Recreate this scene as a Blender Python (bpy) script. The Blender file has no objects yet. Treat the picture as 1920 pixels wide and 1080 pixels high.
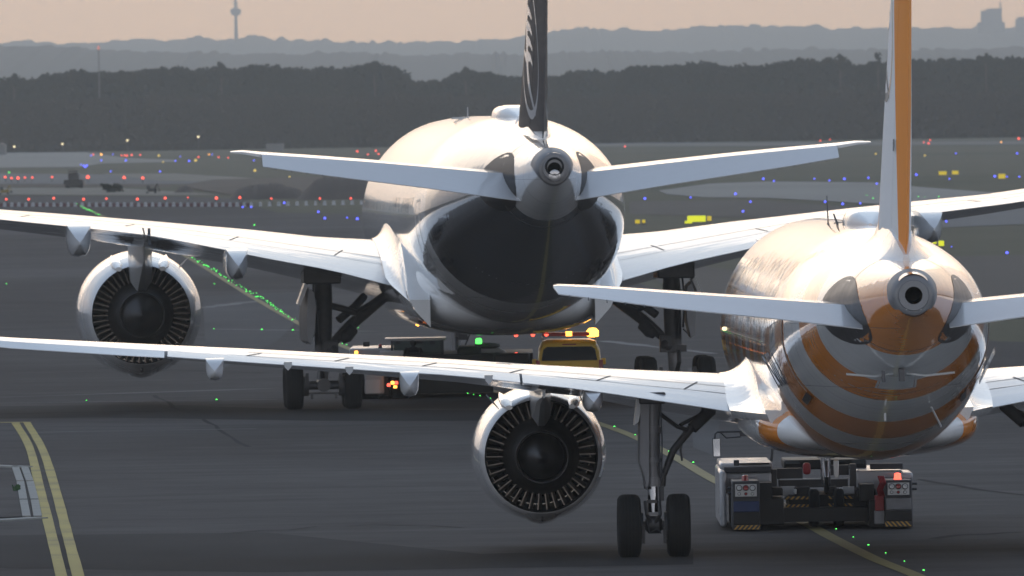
import bpy, bmesh, math, random
from mathutils import Vector, Matrix
random.seed(7)
R = math.radians
# ---------------------------------------------------------------- camera
F = 22460.0      # focal length in pixels of the 1920 wide photograph
HC = 7.92        # camera height
YH = 262.0       # horizon row at the picture centre
ROLL = 0.0155
sc = bpy.context.scene
C = sc.collection
cam = bpy.data.cameras.new('camera')
cam.sensor_width = 36.0
cam.lens = F / 1920 * 36
cam.clip_start = 1.0
cam.clip_end = 60000.0
cam.dof.use_dof = True
cam.dof.focus_distance = 245.0
cam.dof.aperture_fstop = 7.5
camo = bpy.data.objects.new('camera', cam)
C.objects.link(camo)
camo.matrix_world = Matrix.Translation((0, 0, HC)) @ Matrix.Rotation(math.pi/2 - (540-YH)/F, 4, 'X') @ Matrix.Rotation(-ROLL, 4, 'Z')
sc.camera = camo
# ---------------------------------------------------------------- world
SUN_EL, SUN_AZ = 6.0, -6.0     # degrees; azimuth from +Y, negative = left
w = bpy.data.worlds.new('World'); sc.world = w
w.use_nodes = True
nt = w.node_tree; nt.nodes.clear()
def N(nt, t, **k):
    n = nt.nodes.new(t)
    for a, b in k.items(): setattr(n, a, b)
    return n
def mth(nt, op, a, b=None, clamp=False):
    n = N(nt, 'ShaderNodeMath', operation=op); n.use_clamp = clamp
    for i, v in enumerate((a, b)):
        if v is None: continue
        if isinstance(v, (int, float)): n.inputs[i].default_value = v
        else: nt.links.new(v, n.inputs[i])
    return n.outputs[0]
def mixc(nt, fac, a, b, bt='MIX'):
    n = N(nt, 'ShaderNodeMix', data_type='RGBA', blend_type=bt)
    for i, v in ((0, fac), (6, a), (7, b)):
        if isinstance(v, (int, float)): n.inputs[i].default_value = v
        elif isinstance(v, tuple): n.inputs[i].default_value = v if len(v) == 4 else v + (1,)
        else: nt.links.new(v, n.inputs[i])
    return n.outputs[2]
def ramp(nt, fac, stops, interp='LINEAR'):
    n = N(nt, 'ShaderNodeValToRGB'); cr = n.color_ramp; cr.interpolation = interp
    cr.elements[0].position = stops[0][0]; cr.elements[0].color = stops[0][1] + (1,)
    cr.elements[1].position = stops[-1][0]; cr.elements[1].color = stops[-1][1] + (1,)
    for p, c in stops[1:-1]:
        e = cr.elements.new(p); e.color = c + (1,)
    nt.links.new(fac, n.inputs[0]); return n.outputs[0]
tc = N(nt, 'ShaderNodeTexCoord')
sx = N(nt, 'ShaderNodeSeparateXYZ'); nt.links.new(tc.outputs['Generated'], sx.inputs[0])
sky = N(nt, 'ShaderNodeTexSky', sky_type='NISHITA'); sky.sun_disc = False
sky.sun_elevation = R(SUN_EL); sky.sun_rotation = R(SUN_AZ); sky.dust_density = 2.0; sky.air_density = 1.0
nish = mixc(nt, 1.0, sky.outputs[0], (0.05, 0.05, 0.05), 'MULTIPLY')
# clear dusk sky: glowing half ahead (after sunset), blue half behind over an added bright fill band low down
ahead = ramp(nt, sx.outputs[2], [(0.0, (2.05, 1.22, .64)), (.014, (2.1, 1.30, .74)), (.03, (3.3, 2.3, 1.5)), (.06, (2.9, 2.0, 1.3)), (.13, (1.9, 1.52, 1.15)), (.28, (1.28, 1.37, 1.45)), (.50, (.86, 1.04, 1.28)), (.8, (.42, .53, .72)), (1.0, (.30, .40, .57))])
side = ramp(nt, sx.outputs[2], [(0.0, (.42, .40, .44)), (.05, (.42, .42, .48)), (.13, (.42, .47, .56)), (.28, (.46, .55, .70)), (.50, (.48, .60, .78)), (.8, (.42, .53, .72)), (1.0, (.34, .44, .61))])
behind = ramp(nt, sx.outputs[2], [(0.0, (2.0, 1.9, 1.85)), (.12, (1.4, 1.38, 1.42)), (.35, (.34, .42, .54)), (1.0, (.30, .40, .57))])
# the afterglow is a lobe some twenty degrees wide around the sunset point
lat = mth(nt, 'DIVIDE', mth(nt, 'MULTIPLY', sx.outputs[0], sx.outputs[0]), mth(nt, 'SUBTRACT', 1.0001, mth(nt, 'MULTIPLY', sx.outputs[2], sx.outputs[2])))
lob = ramp(nt, lat, [(0.0, (1, 1, 1)), (.01, (.9,)*3), (.03, (.62,)*3), (.07, (.34,)*3), (.2, (.12,)*3), (1.0, (0, 0, 0))])
ahead = mixc(nt, lob, side, ahead)
azf = mth(nt, 'MULTIPLY_ADD', sx.outputs[1], 1.6); azf.node.inputs[2].default_value = 0.35; azf.node.use_clamp = True
grad = mixc(nt, azf, behind, ahead)
tot = mixc(nt, 0.08, grad, nish)
bg = N(nt, 'ShaderNodeBackground'); nt.links.new(tot, bg.inputs[0]); bg.inputs[1].default_value = 0.9
wo = N(nt, 'ShaderNodeOutputWorld'); nt.links.new(bg.outputs[0], wo.inputs[0])
# ---------------------------------------------------------------- sun (low glow ahead, left)
sl = bpy.data.lights.new('sun', 'SUN'); sl.energy = 0.18; sl.angle = R(25); sl.color = (1, .80, .60)
so = bpy.data.objects.new('sun', sl); C.objects.link(so)
sd = Vector((math.sin(R(SUN_AZ))*math.cos(R(SUN_EL)), math.cos(R(SUN_AZ))*math.cos(R(SUN_EL)), math.sin(R(SUN_EL))))
so.rotation_euler = sd.to_track_quat('Z', 'Y').to_euler()
sc.view_settings.view_transform = 'Standard'; sc.view_settings.look = 'None'
sc.view_settings.exposure = 0.14; sc.view_settings.gamma = 1.0
sc.cycles.max_bounces = 6; sc.cycles.volume_bounces = 0
sc.cycles.use_denoising = True
# ---------------------------------------------------------------- materials
def newmat(name):
    m = bpy.data.materials.new(name); m.use_nodes = True
    return m, m.node_tree, m.node_tree.nodes['Principled BSDF']
def mat(name, col, rough=.5, metal=0.0, coat=0.0, emis=None, es=0.0, noise=0.0, nscale=3.0, bump=0.0, spec=.5):
    m, t, p = newmat(name)
    p.inputs['Base Color'].default_value = tuple(col) + (1,)
    p.inputs['Roughness'].default_value = rough; p.inputs['Metallic'].default_value = metal
    p.inputs['Specular IOR Level'].default_value = spec
    if coat: p.inputs['Coat Weight'].default_value = coat; p.inputs['Coat Roughness'].default_value = .04
    if emis: p.inputs['Emission Color'].default_value = tuple(emis) + (1,); p.inputs['Emission Strength'].default_value = es
    if noise or bump:
        tc = N(t, 'ShaderNodeTexCoord'); nz = N(t, 'ShaderNodeTexNoise'); nz.inputs['Scale'].default_value = nscale; nz.inputs['Detail'].default_value = 5
        t.links.new(tc.outputs['Object'], nz.inputs[0])
        if noise:
            c = mixc(t, nz.outputs[0], tuple(x*(1-noise) for x in col), tuple(min(1, x*(1+noise)) for x in col))
            t.links.new(c, p.inputs['Base Color'])
            t.links.new(mth(t, 'MULTIPLY_ADD', nz.outputs[0], .25), p.inputs['Roughness'])
            p.inputs['Roughness'].links[0].from_node.inputs[2].default_value = max(0, rough-.12)
        if bump:
            b = N(t, 'ShaderNodeBump'); b.inputs['Strength'].default_value = bump; b.inputs['Distance'].default_value = .02
            t.links.new(nz.outputs[0], b.inputs['Height']); t.links.new(b.outputs[0], p.inputs['Normal'])
    return m
def paint(name, stops, yr=(-32, 32), rough=.22, bump=.007, coat=1.0, dirt=.12, lines=False, spec=.5, slant=0.0, z0=0.0, metal=0.0):
    """gloss aircraft paint; stops = [(y, colour), ...] bands along the aircraft's length"""
    m, t, p = newmat(name)
    tc = N(t, 'ShaderNodeTexCoord'); s = N(t, 'ShaderNodeSeparateXYZ'); t.links.new(tc.outputs['Object'], s.inputs[0])
    if len(stops) > 1:
        yy = mth(t, 'ADD', s.outputs[1], mth(t, 'MULTIPLY', mth(t, 'SUBTRACT', s.outputs[2], z0), slant)) if slant else s.outputs[1]
        fac = mth(t, 'DIVIDE', mth(t, 'SUBTRACT', yy, yr[0]), yr[1]-yr[0])
        st = [((max(yr[0], y)-yr[0])/(yr[1]-yr[0]), c) for y, c in stops]
        col = ramp(t, fac, st, 'CONSTANT')
    else:
        col = mixc(t, 0.0, stops[0][1], stops[0][1])
    # streaked grime, running along the length
    mp = N(t, 'ShaderNodeMapping'); mp.inputs['Scale'].default_value = (2.5, .35, 2.5); t.links.new(tc.outputs['Object'], mp.inputs[0])
    nz = N(t, 'ShaderNodeTexNoise'); nz.inputs['Scale'].default_value = 1.6; nz.inputs['Detail'].default_value = 6; t.links.new(mp.outputs[0], nz.inputs[0])
    g = mth(t, 'MULTIPLY', mth(t, 'SUBTRACT', nz.outputs[0], .45, True), dirt*4, True)
    col = mixc(t, g, col, (.30, .28, .26), 'MIX')
    if lines:   # frame joints every 2.7 m and lap joints along the body
        a = mth(t, 'LESS_THAN', mth(t, 'FRACT', mth(t, 'DIVIDE', mth(t, 'ADD', s.outputs[1], 100.4), 2.67)), .008)
        b_ = mth(t, 'LESS_THAN', mth(t, 'FRACT', mth(t, 'DIVIDE', mth(t, 'ADD', s.outputs[2], 10.13), 1.13)), .012)
        rv = mth(t, 'MULTIPLY', mth(t, 'LESS_THAN', mth(t, 'FRACT', mth(t, 'DIVIDE', mth(t, 'ADD', s.outputs[1], 100.2), .534)), .02), .35)
        col = mixc(t, mth(t, 'MULTIPLY', mth(t, 'MAXIMUM', mth(t, 'MAXIMUM', a, b_), rv), .45), col, (.10, .10, .11))
    t.links.new(col, p.inputs['Base Color'])
    p.inputs['Roughness'].default_value = rough; p.inputs['Metallic'].default_value = metal
    p.inputs['Coat Weight'].default_value = coat; p.inputs['Coat Roughness'].default_value = .035
    p.inputs['Coat IOR'].default_value = 1.5; p.inputs['Specular IOR Level'].default_value = spec
    # skin waviness: frames every half metre, soft noise
    mp2 = N(t, 'ShaderNodeMapping'); mp2.inputs['Scale'].default_value = (.5, 2.2, .5); t.links.new(tc.outputs['Object'], mp2.inputs[0])
    n2 = N(t, 'ShaderNodeTexNoise'); n2.inputs['Scale'].default_value = 1.2; n2.inputs['Detail'].default_value = 1; t.links.new(mp2.outputs[0], n2.inputs[0])
    b = N(t, 'ShaderNodeBump'); b.inputs['Strength'].default_value = 1.0; b.inputs['Distance'].default_value = bump
    t.links.new(n2.outputs[0], b.inputs['Height']); t.links.new(b.outputs[0], p.inputs['Normal']); t.links.new(b.outputs[0], p.inputs['Coat Normal'])
    return m
M = {}
WHITE = (.84, .845, .85); ORANGE = (.92, .30, .02); NAVY = (.012, .013, .02)
M['white'] = paint('aircraft_white', [(0, WHITE)], dirt=.015)
M['white_far'] = paint('aircraft_white_far', [(0, (.84, .845, .85))], dirt=.015)
M['wing'] = paint('wing_grey', [(0, (.63, .64, .66))], dirt=.03, coat=.65, rough=.26)
M['tailplane'] = paint('tailplane_grey', [(0, (.66, .665, .68))], dirt=.02, coat=.7)
M['nacelle'] = paint('nacelle_paint', [(0, (.72, .725, .74))], dirt=.02, metal=.2, rough=.2)
M['apu'] = mat('tail_exhaust_grey', (.20, .20, .21), .4, .3, noise=.15)
M['metal'] = mat('bare_metal', (.45, .45, .46), .28, 1.0, noise=.2, nscale=2)
M['exhaust'] = mat('exhaust_metal', (.10, .095, .10), .42, .6, noise=.25, nscale=4)
M['darkduct'] = mat('dark_duct', (.018, .018, .02), .45, .3)
M['black'] = mat('black_void', (.006, .006, .007), .8)
M['vane'] = mat('vane_metal', (.27, .23, .20), .45, .5)
M['tyre'] = mat('tyre_rubber', (.007, .0068, .0068), .85, noise=.3, nscale=9)
M['rim'] = mat('wheel_rim', (.25, .25, .26), .45, .5)
M['strut'] = mat('gear_steel', (.20, .20, .21), .4, .45, noise=.3, nscale=5)
M['strutdark'] = mat('gear_steel_dark', (.07, .068, .07), .5, .4, noise=.4, nscale=5)
M['chrome'] = mat('chrome', (.7, .7, .72), .12, 1.0)
M['seam'] = mat('dark_seam', (.05, .052, .06), .6)
M['seal'] = mat('rubber_seal', (.10, .10, .11), .55)
M['lightgrey'] = mat('light_grey_paint', (.55, .56, .57), .35, coat=.4, noise=.1)
M['grey'] = mat('grey_paint', (.20, .20, .21), .45, noise=.2)
M['glass'] = mat('dark_glass', (.015, .018, .02), .06, coat=.5)
def emat(name, c, s): return mat(name, tuple(min(1, x*.5) for x in c), .4, emis=c, es=s)
M['e_green'] = emat('lamp_green', (.10, 1.0, .12), 2.2)
M['e_blue'] = emat('lamp_blue', (.10, .12, 1.0), 2.6)
M['e_red'] = emat('lamp_red', (1.0, .10, .06), 2.6)
M['e_amber'] = emat('lamp_amber', (1.0, .42, .06), 4.0)
M['e_warm'] = emat('lamp_warm', (1.0, .82, .48), 1.6)
M['e_yellow'] = emat('lamp_yellow', (.95, .66, .12), .8)
M['lamp_off'] = mat('lamp_housing', (.08, .08, .08), .5)
# ---------------------------------------------------------------- mesh helpers
class MB:
    def __init__(s): s.v = []; s.f = []; s.m = []; s.mi = 0
    def add(s, vs, fs):
        o = len(s.v); s.v += [tuple(p) for p in vs]
        for f in fs: s.f.append(tuple(i+o for i in f)); s.m.append(s.mi)
        return s
    def mat(s, i): s.mi = i; return s
    def loft(s, rings, cap=(True, True), closed=True):
        n = len(rings[0]); vs = [p for r in rings for p in r]; fs = []
        for k in range(len(rings)-1):
            for i in range(n if closed else n-1):
                a = k*n+i; b = k*n+(i+1) % n
                fs.append((a, b, b+n, a+n))
        if closed and cap[0]: fs.append(tuple(range(n))[::-1])
        if closed and cap[1]: fs.append(tuple((len(rings)-1)*n+i for i in range(n)))
        return s.add(vs, fs)
    def box(s, c, d, rot=None):
        x, y, z = d[0]/2, d[1]/2, d[2]/2
        P = [Vector((i*x, j*y, k*z)) for i in (-1, 1) for j in (-1, 1) for k in (-1, 1)]
        if rot: 
            m = Matrix.Rotation(rot[2], 3, 'Z') @ Matrix.Rotation(rot[1], 3, 'Y') @ Matrix.Rotation(rot[0], 3, 'X')
            P = [m @ p for p in P]
        P = [p+Vector(c) for p in P]
        return s.add(P, [(0,1,3,2),(4,6,7,5),(0,4,5,1),(2,3,7,6),(0,2,6,4),(1,5,7,3)])
    def tube(s, pts, r, seg=10, cap=True):
        pts = [Vector(p) for p in pts]; rs = r if isinstance(r, (list, tuple)) else [r]*len(pts)
        rings = []
        for i, p in enumerate(pts):
            d = (pts[min(i+1, len(pts)-1)]-pts[max(i-1, 0)]).normalized()
            up = Vector((0, 1, 0)) if abs(d.y) < .9 else Vector((1, 0, 0))
            a = d.cross(up).normalized(); b = d.cross(a)
            rings.append([p + (a*math.cos(2*math.pi*k/seg)+b*math.sin(2*math.pi*k/seg))*rs[i] for k in range(seg)])
        return s.loft(rings, (cap, cap))
    def lathe(s, prof, c, axis='y', seg=48, cap=(False, False)):
        rings = []
        for t, r in prof:
            ring = []
            for k in range(seg):
                a = 2*math.pi*k/seg; u, v = r*math.cos(a), r*math.sin(a)
                p = (c[0]+u, c[1]+t, c[2]+v) if axis == 'y' else (c[0]+t, c[1]+u, c[2]+v) if axis == 'x' else (c[0]+u, c[1]+v, c[2]+t)
                ring.append(p)
            rings.append(ring)
        return s.loft(rings, cap)
    def prism(s, poly, y0, y1):
        """poly in (x, z), extruded from y0 to y1"""
        return s.loft([[(x, y0, z) for x, z in poly], [(x, y1, z) for x, z in poly]])
    def quad(s, a, b, c, d): return s.add([a, b, c, d], [(0, 1, 2, 3)])
    def build(s, name, mats, parent=None, smooth=35, bevel=0, recalc=True):
        me = bpy.data.meshes.new(name); me.from_pydata(s.v, [], s.f)
        for m in (mats if isinstance(mats, (list, tuple)) else [mats]): me.materials.append(M[m] if isinstance(m, str) else m)
        me.polygons.foreach_set('material_index', s.m)
        if recalc:
            bm = bmesh.new(); bm.from_mesh(me); bmesh.ops.recalc_face_normals(bm, faces=bm.faces); bm.to_mesh(me); bm.free()
        me.update()
        if smooth:
            me.polygons.foreach_set('use_smooth', [True]*len(me.polygons))
            me.set_sharp_from_angle(angle=R(smooth))
        o = bpy.data.objects.new(name, me); C.objects.link(o)
        if parent: o.parent = parent
        if bevel:
            b = o.modifiers.new('bevel', 'BEVEL'); b.width = bevel; b.segments = 2; b.limit_method = 'ANGLE'; b.angle_limit = R(40); b.harden_normals = False
        return o
def build_each(b, name, mats, parent=None, **k):
    """every separate piece of the mesh becomes an object of its own"""
    par = list(range(len(b.v)))
    def find(i):
        while par[i] != i: par[i] = par[par[i]]; i = par[i]
        return i
    for f in b.f:
        for i in f[1:]: par[find(i)] = find(f[0])
    groups = {}
    for f, m in zip(b.f, b.m): groups.setdefault(find(f[0]), []).append((f, m))
    out = []
    for fs in groups.values():
        ids = sorted({i for f, m in fs for i in f}); mp = {i: j for j, i in enumerate(ids)}
        c = MB(); c.v = [b.v[i] for i in ids]; c.f = [tuple(mp[i] for i in f) for f, m in fs]; c.m = [m for f, m in fs]
        out.append(c.build(name, mats, parent, **k))
    return out
def tag(o, label=None, cat=None, group=None, kind=None):
    if label: o['label'] = label
    if cat: o['category'] = cat
    if group: o['group'] = group
    if kind: o['kind'] = kind
    return o
def empty(name, loc, rz=0, **k):
    o = bpy.data.objects.new(name, None); C.objects.link(o); o.location = loc; o.rotation_euler = (0, 0, rz)
    return tag(o, **k)
def unroll(px, py): return px-960 - ROLL*(py-540), py + ROLL*(px-960)
class Frame:
    def __init__(s, X0, Y0, yaw=0.0, Z0=0.0): s.X0, s.Y0, s.yaw, s.Z0 = X0, Y0, yaw, Z0; s.c, s.s = math.cos(yaw), math.sin(yaw)
    def L(s, px, py, yl):
        u, v = unroll(px, py); a = u/F
        Y = (yl + s.Y0*s.c - s.X0*s.s)/(s.c - a*s.s)
        X = a*Y
        return ((X-s.X0)*s.c+(Y-s.Y0)*s.s, yl, HC-(v-YH)/F*Y-s.Z0)
    def px(s, yl): return F/(s.Y0+yl)      # pixels per metre there
SL0, SLK, SL1 = 420.0, 0.00327, 2500.0
def zt(Y): return SLK*(min(max(Y, SL0), SL1)-SL0)
def gnd(px, py):
    u, v = unroll(px, py); q = v-YH
    if q >= HC*F/SL0: D = HC*F/q
    else: D = (HC+SL0*SLK)*F/(q+SLK*F)
    return u/F*D, D, zt(D)
def at(px, py, D):
    u, v = unroll(px, py); return u/F*D, D, HC-(v-YH)/F*D
def lerp(a, b, t): return a+(b-a)*t
def interp(x, tab):
    if x <= tab[0][0]: return tab[0][1:]
    for a, b in zip(tab, tab[1:]):
        if x <= b[0]:
            t = (x-a[0])/(b[0]-a[0]); return tuple(lerp(p, q, t) for p, q in zip(a[1:], b[1:]))
    return tab[-1][1:]
def smoothtab(tab, n):
    """Catmull-Rom resampling of a station table"""
    out = []
    for i in range(len(tab)-1):
        p0 = tab[max(i-1, 0)]; p1 = tab[i]; p2 = tab[i+1]; p3 = tab[min(i+2, len(tab)-1)]
        d1 = (p2[0]-p0[0]) or 1; d2 = (p3[0]-p1[0]) or 1; h = p2[0]-p1[0]
        for k in range(n):
            t = k/n; h00 = 2*t**3-3*t**2+1; h10 = t**3-2*t**2+t; h01 = -2*t**3+3*t**2; h11 = t**3-t**2
            row = [p1[0]+h*t]
            for j in range(1, len(p1)):
                m1 = (p2[j]-p0[j])/d1*h; m2 = (p3[j]-p1[j])/d2*h
                row.append(h00*p1[j]+h10*m1+h01*p2[j]+h11*m2)
            out.append(tuple(row))
    out.append(tab[-1]); return out
# ================================================================ SETTING
def ground_mat(name, c1, c2, scale, rough=.9, spec=.3, c3=None, bump=.3, stretch=1.0, fine=40.0):
    m, t, p = newmat(name)
    tc = N(t, 'ShaderNodeTexCoord')
    mp = N(t, 'ShaderNodeMapping'); mp.inputs['Scale'].default_value = (1, 1/stretch, 1); t.links.new(tc.outputs['Object'], mp.inputs[0])
    a = N(t, 'ShaderNodeTexNoise'); a.inputs['Scale'].default_value = scale; a.inputs['Detail'].default_value = 8; a.inputs['Roughness'].default_value = .62; t.links.new(mp.outputs[0], a.inputs[0])
    b = N(t, 'ShaderNodeTexNoise'); b.inputs['Scale'].default_value = fine; b.inputs['Detail'].default_value = 3; t.links.new(tc.outputs['Object'], b.inputs[0])
    f = mth(t, 'MULTIPLY_ADD', mth(t, 'SUBTRACT', a.outputs[0], .5), 3.0, True); f.node.inputs[2].default_value = .5; f.node.use_clamp = True
    col = mixc(t, f, c1, c2)
    if c3: 
        g = N(t, 'ShaderNodeTexNoise'); g.inputs['Scale'].default_value = scale*.25; g.inputs['Detail'].default_value = 4; t.links.new(mp.outputs[0], g.inputs[0])
        gg = mth(t, 'MULTIPLY', mth(t, 'SUBTRACT', g.outputs[0], .5, True), 6.0, True)
        col = mixc(t, gg, col, c3)
    if name == 'asphalt':   # worn, banded surface a few metres across
        m3 = N(t, 'ShaderNodeMapping'); m3.inputs['Scale'].default_value = (.22, .42, 1); t.links.new(tc.outputs['Object'], m3.inputs[0])
        n3 = N(t, 'ShaderNodeTexNoise'); n3.inputs['Scale'].default_value = 1.0; n3.inputs['Detail'].default_value = 7; n3.inputs['Roughness'].default_value = .7; t.links.new(m3.outputs[0], n3.inputs[0])
        g3 = mth(t, 'MULTIPLY', mth(t, 'SUBTRACT', n3.outputs[0], .47, True), 3.0, True)
        col = mixc(t, g3, col, tuple(x*.80 for x in c1))
        w3 = mth(t, 'MULTIPLY', mth(t, 'SUBTRACT', .43, n3.outputs[0], True), 3.5, True)
        col = mixc(t, w3, col, tuple(x*1.22 for x in c2))
    col = mixc(t, mth(t, 'MULTIPLY', b.outputs[0], .35), col, tuple(x*.55 for x in c1))
    t.links.new(col, p.inputs['Base Color'])
    p.inputs['Roughness'].default_value = rough; p.inputs['Specular IOR Level'].default_value = spec
    bp = N(t, 'ShaderNodeBump'); bp.inputs['Strength'].default_value = bump; bp.inputs['Distance'].default_value = .02
    t.links.new(b.outputs[0], bp.inputs['Height']); t.links.new(bp.outputs[0], p.inputs['Normal'])
    return m
M['grass'] = ground_mat('grass_ground', (.070, .070, .034), (.100, .090, .052), .05, c3=(.046, .052, .022), stretch=2)
M['asphalt'] = ground_mat('asphalt', (.078, .070, .066), (.152, .141, .135), .022, rough=.95, spec=.08, c3=(.060, .055, .052), stretch=1.6, bump=.5)
M['bounce'] = ground_mat('pale_bounce_ground', (.40, .39, .37), (.46, .45, .43), .1, stretch=1)  # for the added sheet below the view that lights the belly
M['asphalt2'] = ground_mat('old_asphalt', (.080, .068, .056), (.105, .090, .074), .04, stretch=3)
M['concrete'] = ground_mat('pale_concrete', (.28, .26, .23), (.34, .32, .28), .03, stretch=3)
M['greystrip'] = ground_mat('grey_pavement', (.15, .145, .14), (.19, .185, .175), .03, stretch=3)
M['gravel'] = ground_mat('gravel', (.20, .18, .14), (.26, .235, .19), .08, stretch=2)
M['dirt'] = ground_mat('bare_soil', (.085, .062, .045), (.125, .096, .072), .12, stretch=1.5)
M['yellow'] = ground_mat('yellow_marking', (.40, .32, .075), (.46, .37, .095), 1.2, rough=.7, c3=(.26, .22, .08), fine=12)
M['yellowdull'] = ground_mat('worn_yellow_marking', (.20, .17, .065), (.26, .22, .085), 1.2, rough=.7, fine=12)
M['whitemark'] = ground_mat('faint_white_marking', (.14, .14, .14), (.20, .20, .20), 1.5, rough=.8, c3=(.09, .09, .09))
M['kerbst'] = ground_mat('kerb_stone', (.30, .30, .28), (.40, .39, .36), 2.0, rough=.85)
def drape(name, pts, m, lift, kind='structure', parent=None):
    """flat ground polygon laid on the terrain"""
    me = bpy.data.meshes.new(name); bm = bmesh.new()
    vs = [bm.verts.new((p[0], p[1], 0)) for p in pts]; bm.faces.new(vs)
    ys = [p[1] for p in pts]
    for Y in (SL0, SL1):
        if min(ys) < Y < max(ys):
            bmesh.ops.bisect_plane(bm, geom=bm.verts[:]+bm.edges[:]+bm.faces[:], plane_co=(0, Y, 0), plane_no=(0, 1, 0))
    bmesh.ops.triangulate(bm, faces=bm.faces)
    for v in bm.verts: v.co.z = zt(v.co.y)+lift
    bmesh.ops.recalc_face_normals(bm, faces=bm.faces)
    for f in bm.faces:
        if f.normal.z < 0: f.normal_flip()
    bm.to_mesh(me); bm.free(); me.materials.append(M[m])
    o = bpy.data.objects.new(name, me); C.objects.link(o)
    if kind: o['kind'] = kind
    return o
drape('ground', [(-9000, -400), (9000, -400), (9000, 30000), (-9000, 30000)], 'grass', 0)
G = lambda pts: [gnd(*p)[:2] for p in pts]
# the apron
edge = G([(-500, 365), (300, 368), (462, 373), (478, 386), (492, 391), (520, 399), (690, 402), (820, 425), (1000, 470), (1250, 548), (1400, 585), (1870, 641), (2600, 650)])
drape('apron', [(-300, -300), (-300, edge[0][1])] + edge + [(300, edge[-1][1]), (300, -300)], 'asphalt', .012)
drape('bounce_ground', [(-300, -300), (-300, 213), (300, 213), (300, -300)], 'bounce', .018)  # unseen pale sheet, added to bounce light onto the near airliner's belly
drape('taxiway', G([(-400, 287), (160, 286), (240, 297), (330, 300), (330, 304), (190, 307), (150, 314), (-400, 317)]), 'concrete', .05)
drape('taxiway', G([(1235, 358), (1330, 345), (1440, 341), (1660, 343), (1720, 351), (1850, 361), (2300, 372), (2300, 388), (1700, 392), (1660, 384), (1440, 372), (1320, 371), (1250, 365)]), 'concrete', .05)
drape('service_road', G([(-400, 321), (235, 328), (560, 345), (300, 346), (-400, 346)]), 'greystrip', .05)
drape('service_road', G([(1700, 399), (1960, 383), (2300, 380), (2300, 412), (1920, 421), (1780, 427), (1700, 429)]), 'greystrip', .03)
drape('service_road', G([(1100, 268), (1400, 268), (2400, 262), (2400, 268), (1400, 274), (1100, 275)]), 'greystrip', .05)
drape('gravel_strip', G([(-400, 354), (210, 352), (420, 366), (300, 367), (-400, 364)]), 'gravel', .04)
drape('gravel_strip', G([(190, 326), (330, 326), (460, 334), (560, 342), (500, 343), (300, 340)]), 'gravel', .07)
drape('soil_strip', G([(400, 338), (560, 333), (760, 330), (760, 370), (460, 371), (330, 350)]), 'dirt', .09)
drape('soil_strip', G([(-100, 346.5), (320, 346.5), (320, 351), (-100, 352)]), 'dirt', .04)
drape('worn_pavement', G([(1180, 487), (1500, 520), (1780, 482), (2300, 470), (2300, 598), (1870, 598), (1400, 560), (1250, 540)]), 'asphalt2', .03)
drape('worn_pavement', G([(1180, 378), (1420, 376), (1700, 396), (1500, 412), (1180, 402)]), 'asphalt2', .03)
# painted lines
def ribbon(name, pts, wid, m, lift, label=None, wob=0):
    """line of constant real width along ground points"""
    P = [Vector(p[:2]) for p in pts]; l = []; r = []
    for i, p in enumerate(P):
        d = (P[min(i+1, len(P)-1)]-P[max(i-1, 0)]).normalized(); n = Vector((-d.y, d.x))
        ww = wid*(1+random.uniform(-wob, wob))
        l.append(p+n*ww/2); r.append(p-n*ww/2)
    b = MB()
    for i in range(len(P)-1):
        q = [l[i], l[i+1], r[i+1], r[i]]
        b.quad(*[(v.x, v.y, zt(v.y)+lift) for v in q])
    o = b.build(name, m, smooth=0); o['kind'] = 'structure'
    for pl in o.data.polygons:
        pass
    return o
def dense(pts, n=8):
    t = smoothtab([(i,)+tuple(p) for i, p in enumerate(pts)], n); return [p[1:] for p in t]
cl = G([(1800, 1120), (1715, 1080), (1640, 1050), (1560, 1010), (1500, 978), (1345, 905), (1250, 850), (1145, 803), (960, 745), (800, 700), (655, 655), (560, 607), (470, 556), (360, 488), (290, 450), (187, 403), (145, 383)])
ribbon('taxiway_line', dense(cl, 6), .30, 'yellowdull', .024)
ribbon('lead_in_line', dense(G([(28, 793), (55, 840), (75, 920), (95, 1000), (118, 1095)]), 8), .22, 'yellow', .024, wob=.05)
ribbon('lead_in_line', dense(G([(50, 793), (80, 845), (104, 920), (125, 1000), (150, 1095)]), 8), .22, 'yellow', .026, wob=.05)
ribbon('lead_in_line', G([(-100, 794), (50, 793)]), .9, 'yellow', .022)
def faint(name, a, b, wid=.5): ribbon(name, dense(G([a, ((a[0]+b[0])/2, (a[1]+b[1])/2), b]), 6), wid, 'whitemark', .02, wob=.5)
faint('pavement_joint', (60, 812), (480, 805), .35)
faint('pavement_joint', (0, 746), (520, 729), .5)
faint('pavement_joint', (0, 757), (520, 750), .35)
faint('pavement_joint', (380, 578), (480, 565), .8)
faint('pavement_joint', (400, 618), (700, 622), .5)
faint('pavement_joint', (1130, 640), (1340, 664), .5)
M['sealant'] = mat('dark_joint_sealant', (.050, .049, .049), .95, spec=.05)
def crack(pts, wid=.12):
    P = dense(G(pts), 5); P = [(p[0]+random.uniform(-.1, .1), p[1]+random.uniform(-.8, .8)) for p in P]; ribbon('sealed_crack', P, wid, 'sealant', .019, wob=.4)
crack([(285, 742), (330, 765), (372, 782), (400, 800), (460, 840)]); crack([(0, 778), (250, 772), (520, 770)], .9); 
crack([(430, 1000), (700, 985), (860, 990)], .12); crack([(180, 690), (500, 700)], .4); crack([(0, 655), (140, 650)], .4)
crack([(1140, 740), (1200, 745)], .4); crack([(1730, 900), (1920, 930)], .15); crack([(1740, 1010), (1920, 1000)], .25)
def patch(name, pts, m, lift=.016): drape(name, G(pts), m, lift)
M['asphalt_dark'] = ground_mat('dark_asphalt_and_shadow', (.050, .047, .046), (.088, .083, .081), .05, rough=.95, spec=.08, stretch=2)
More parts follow.
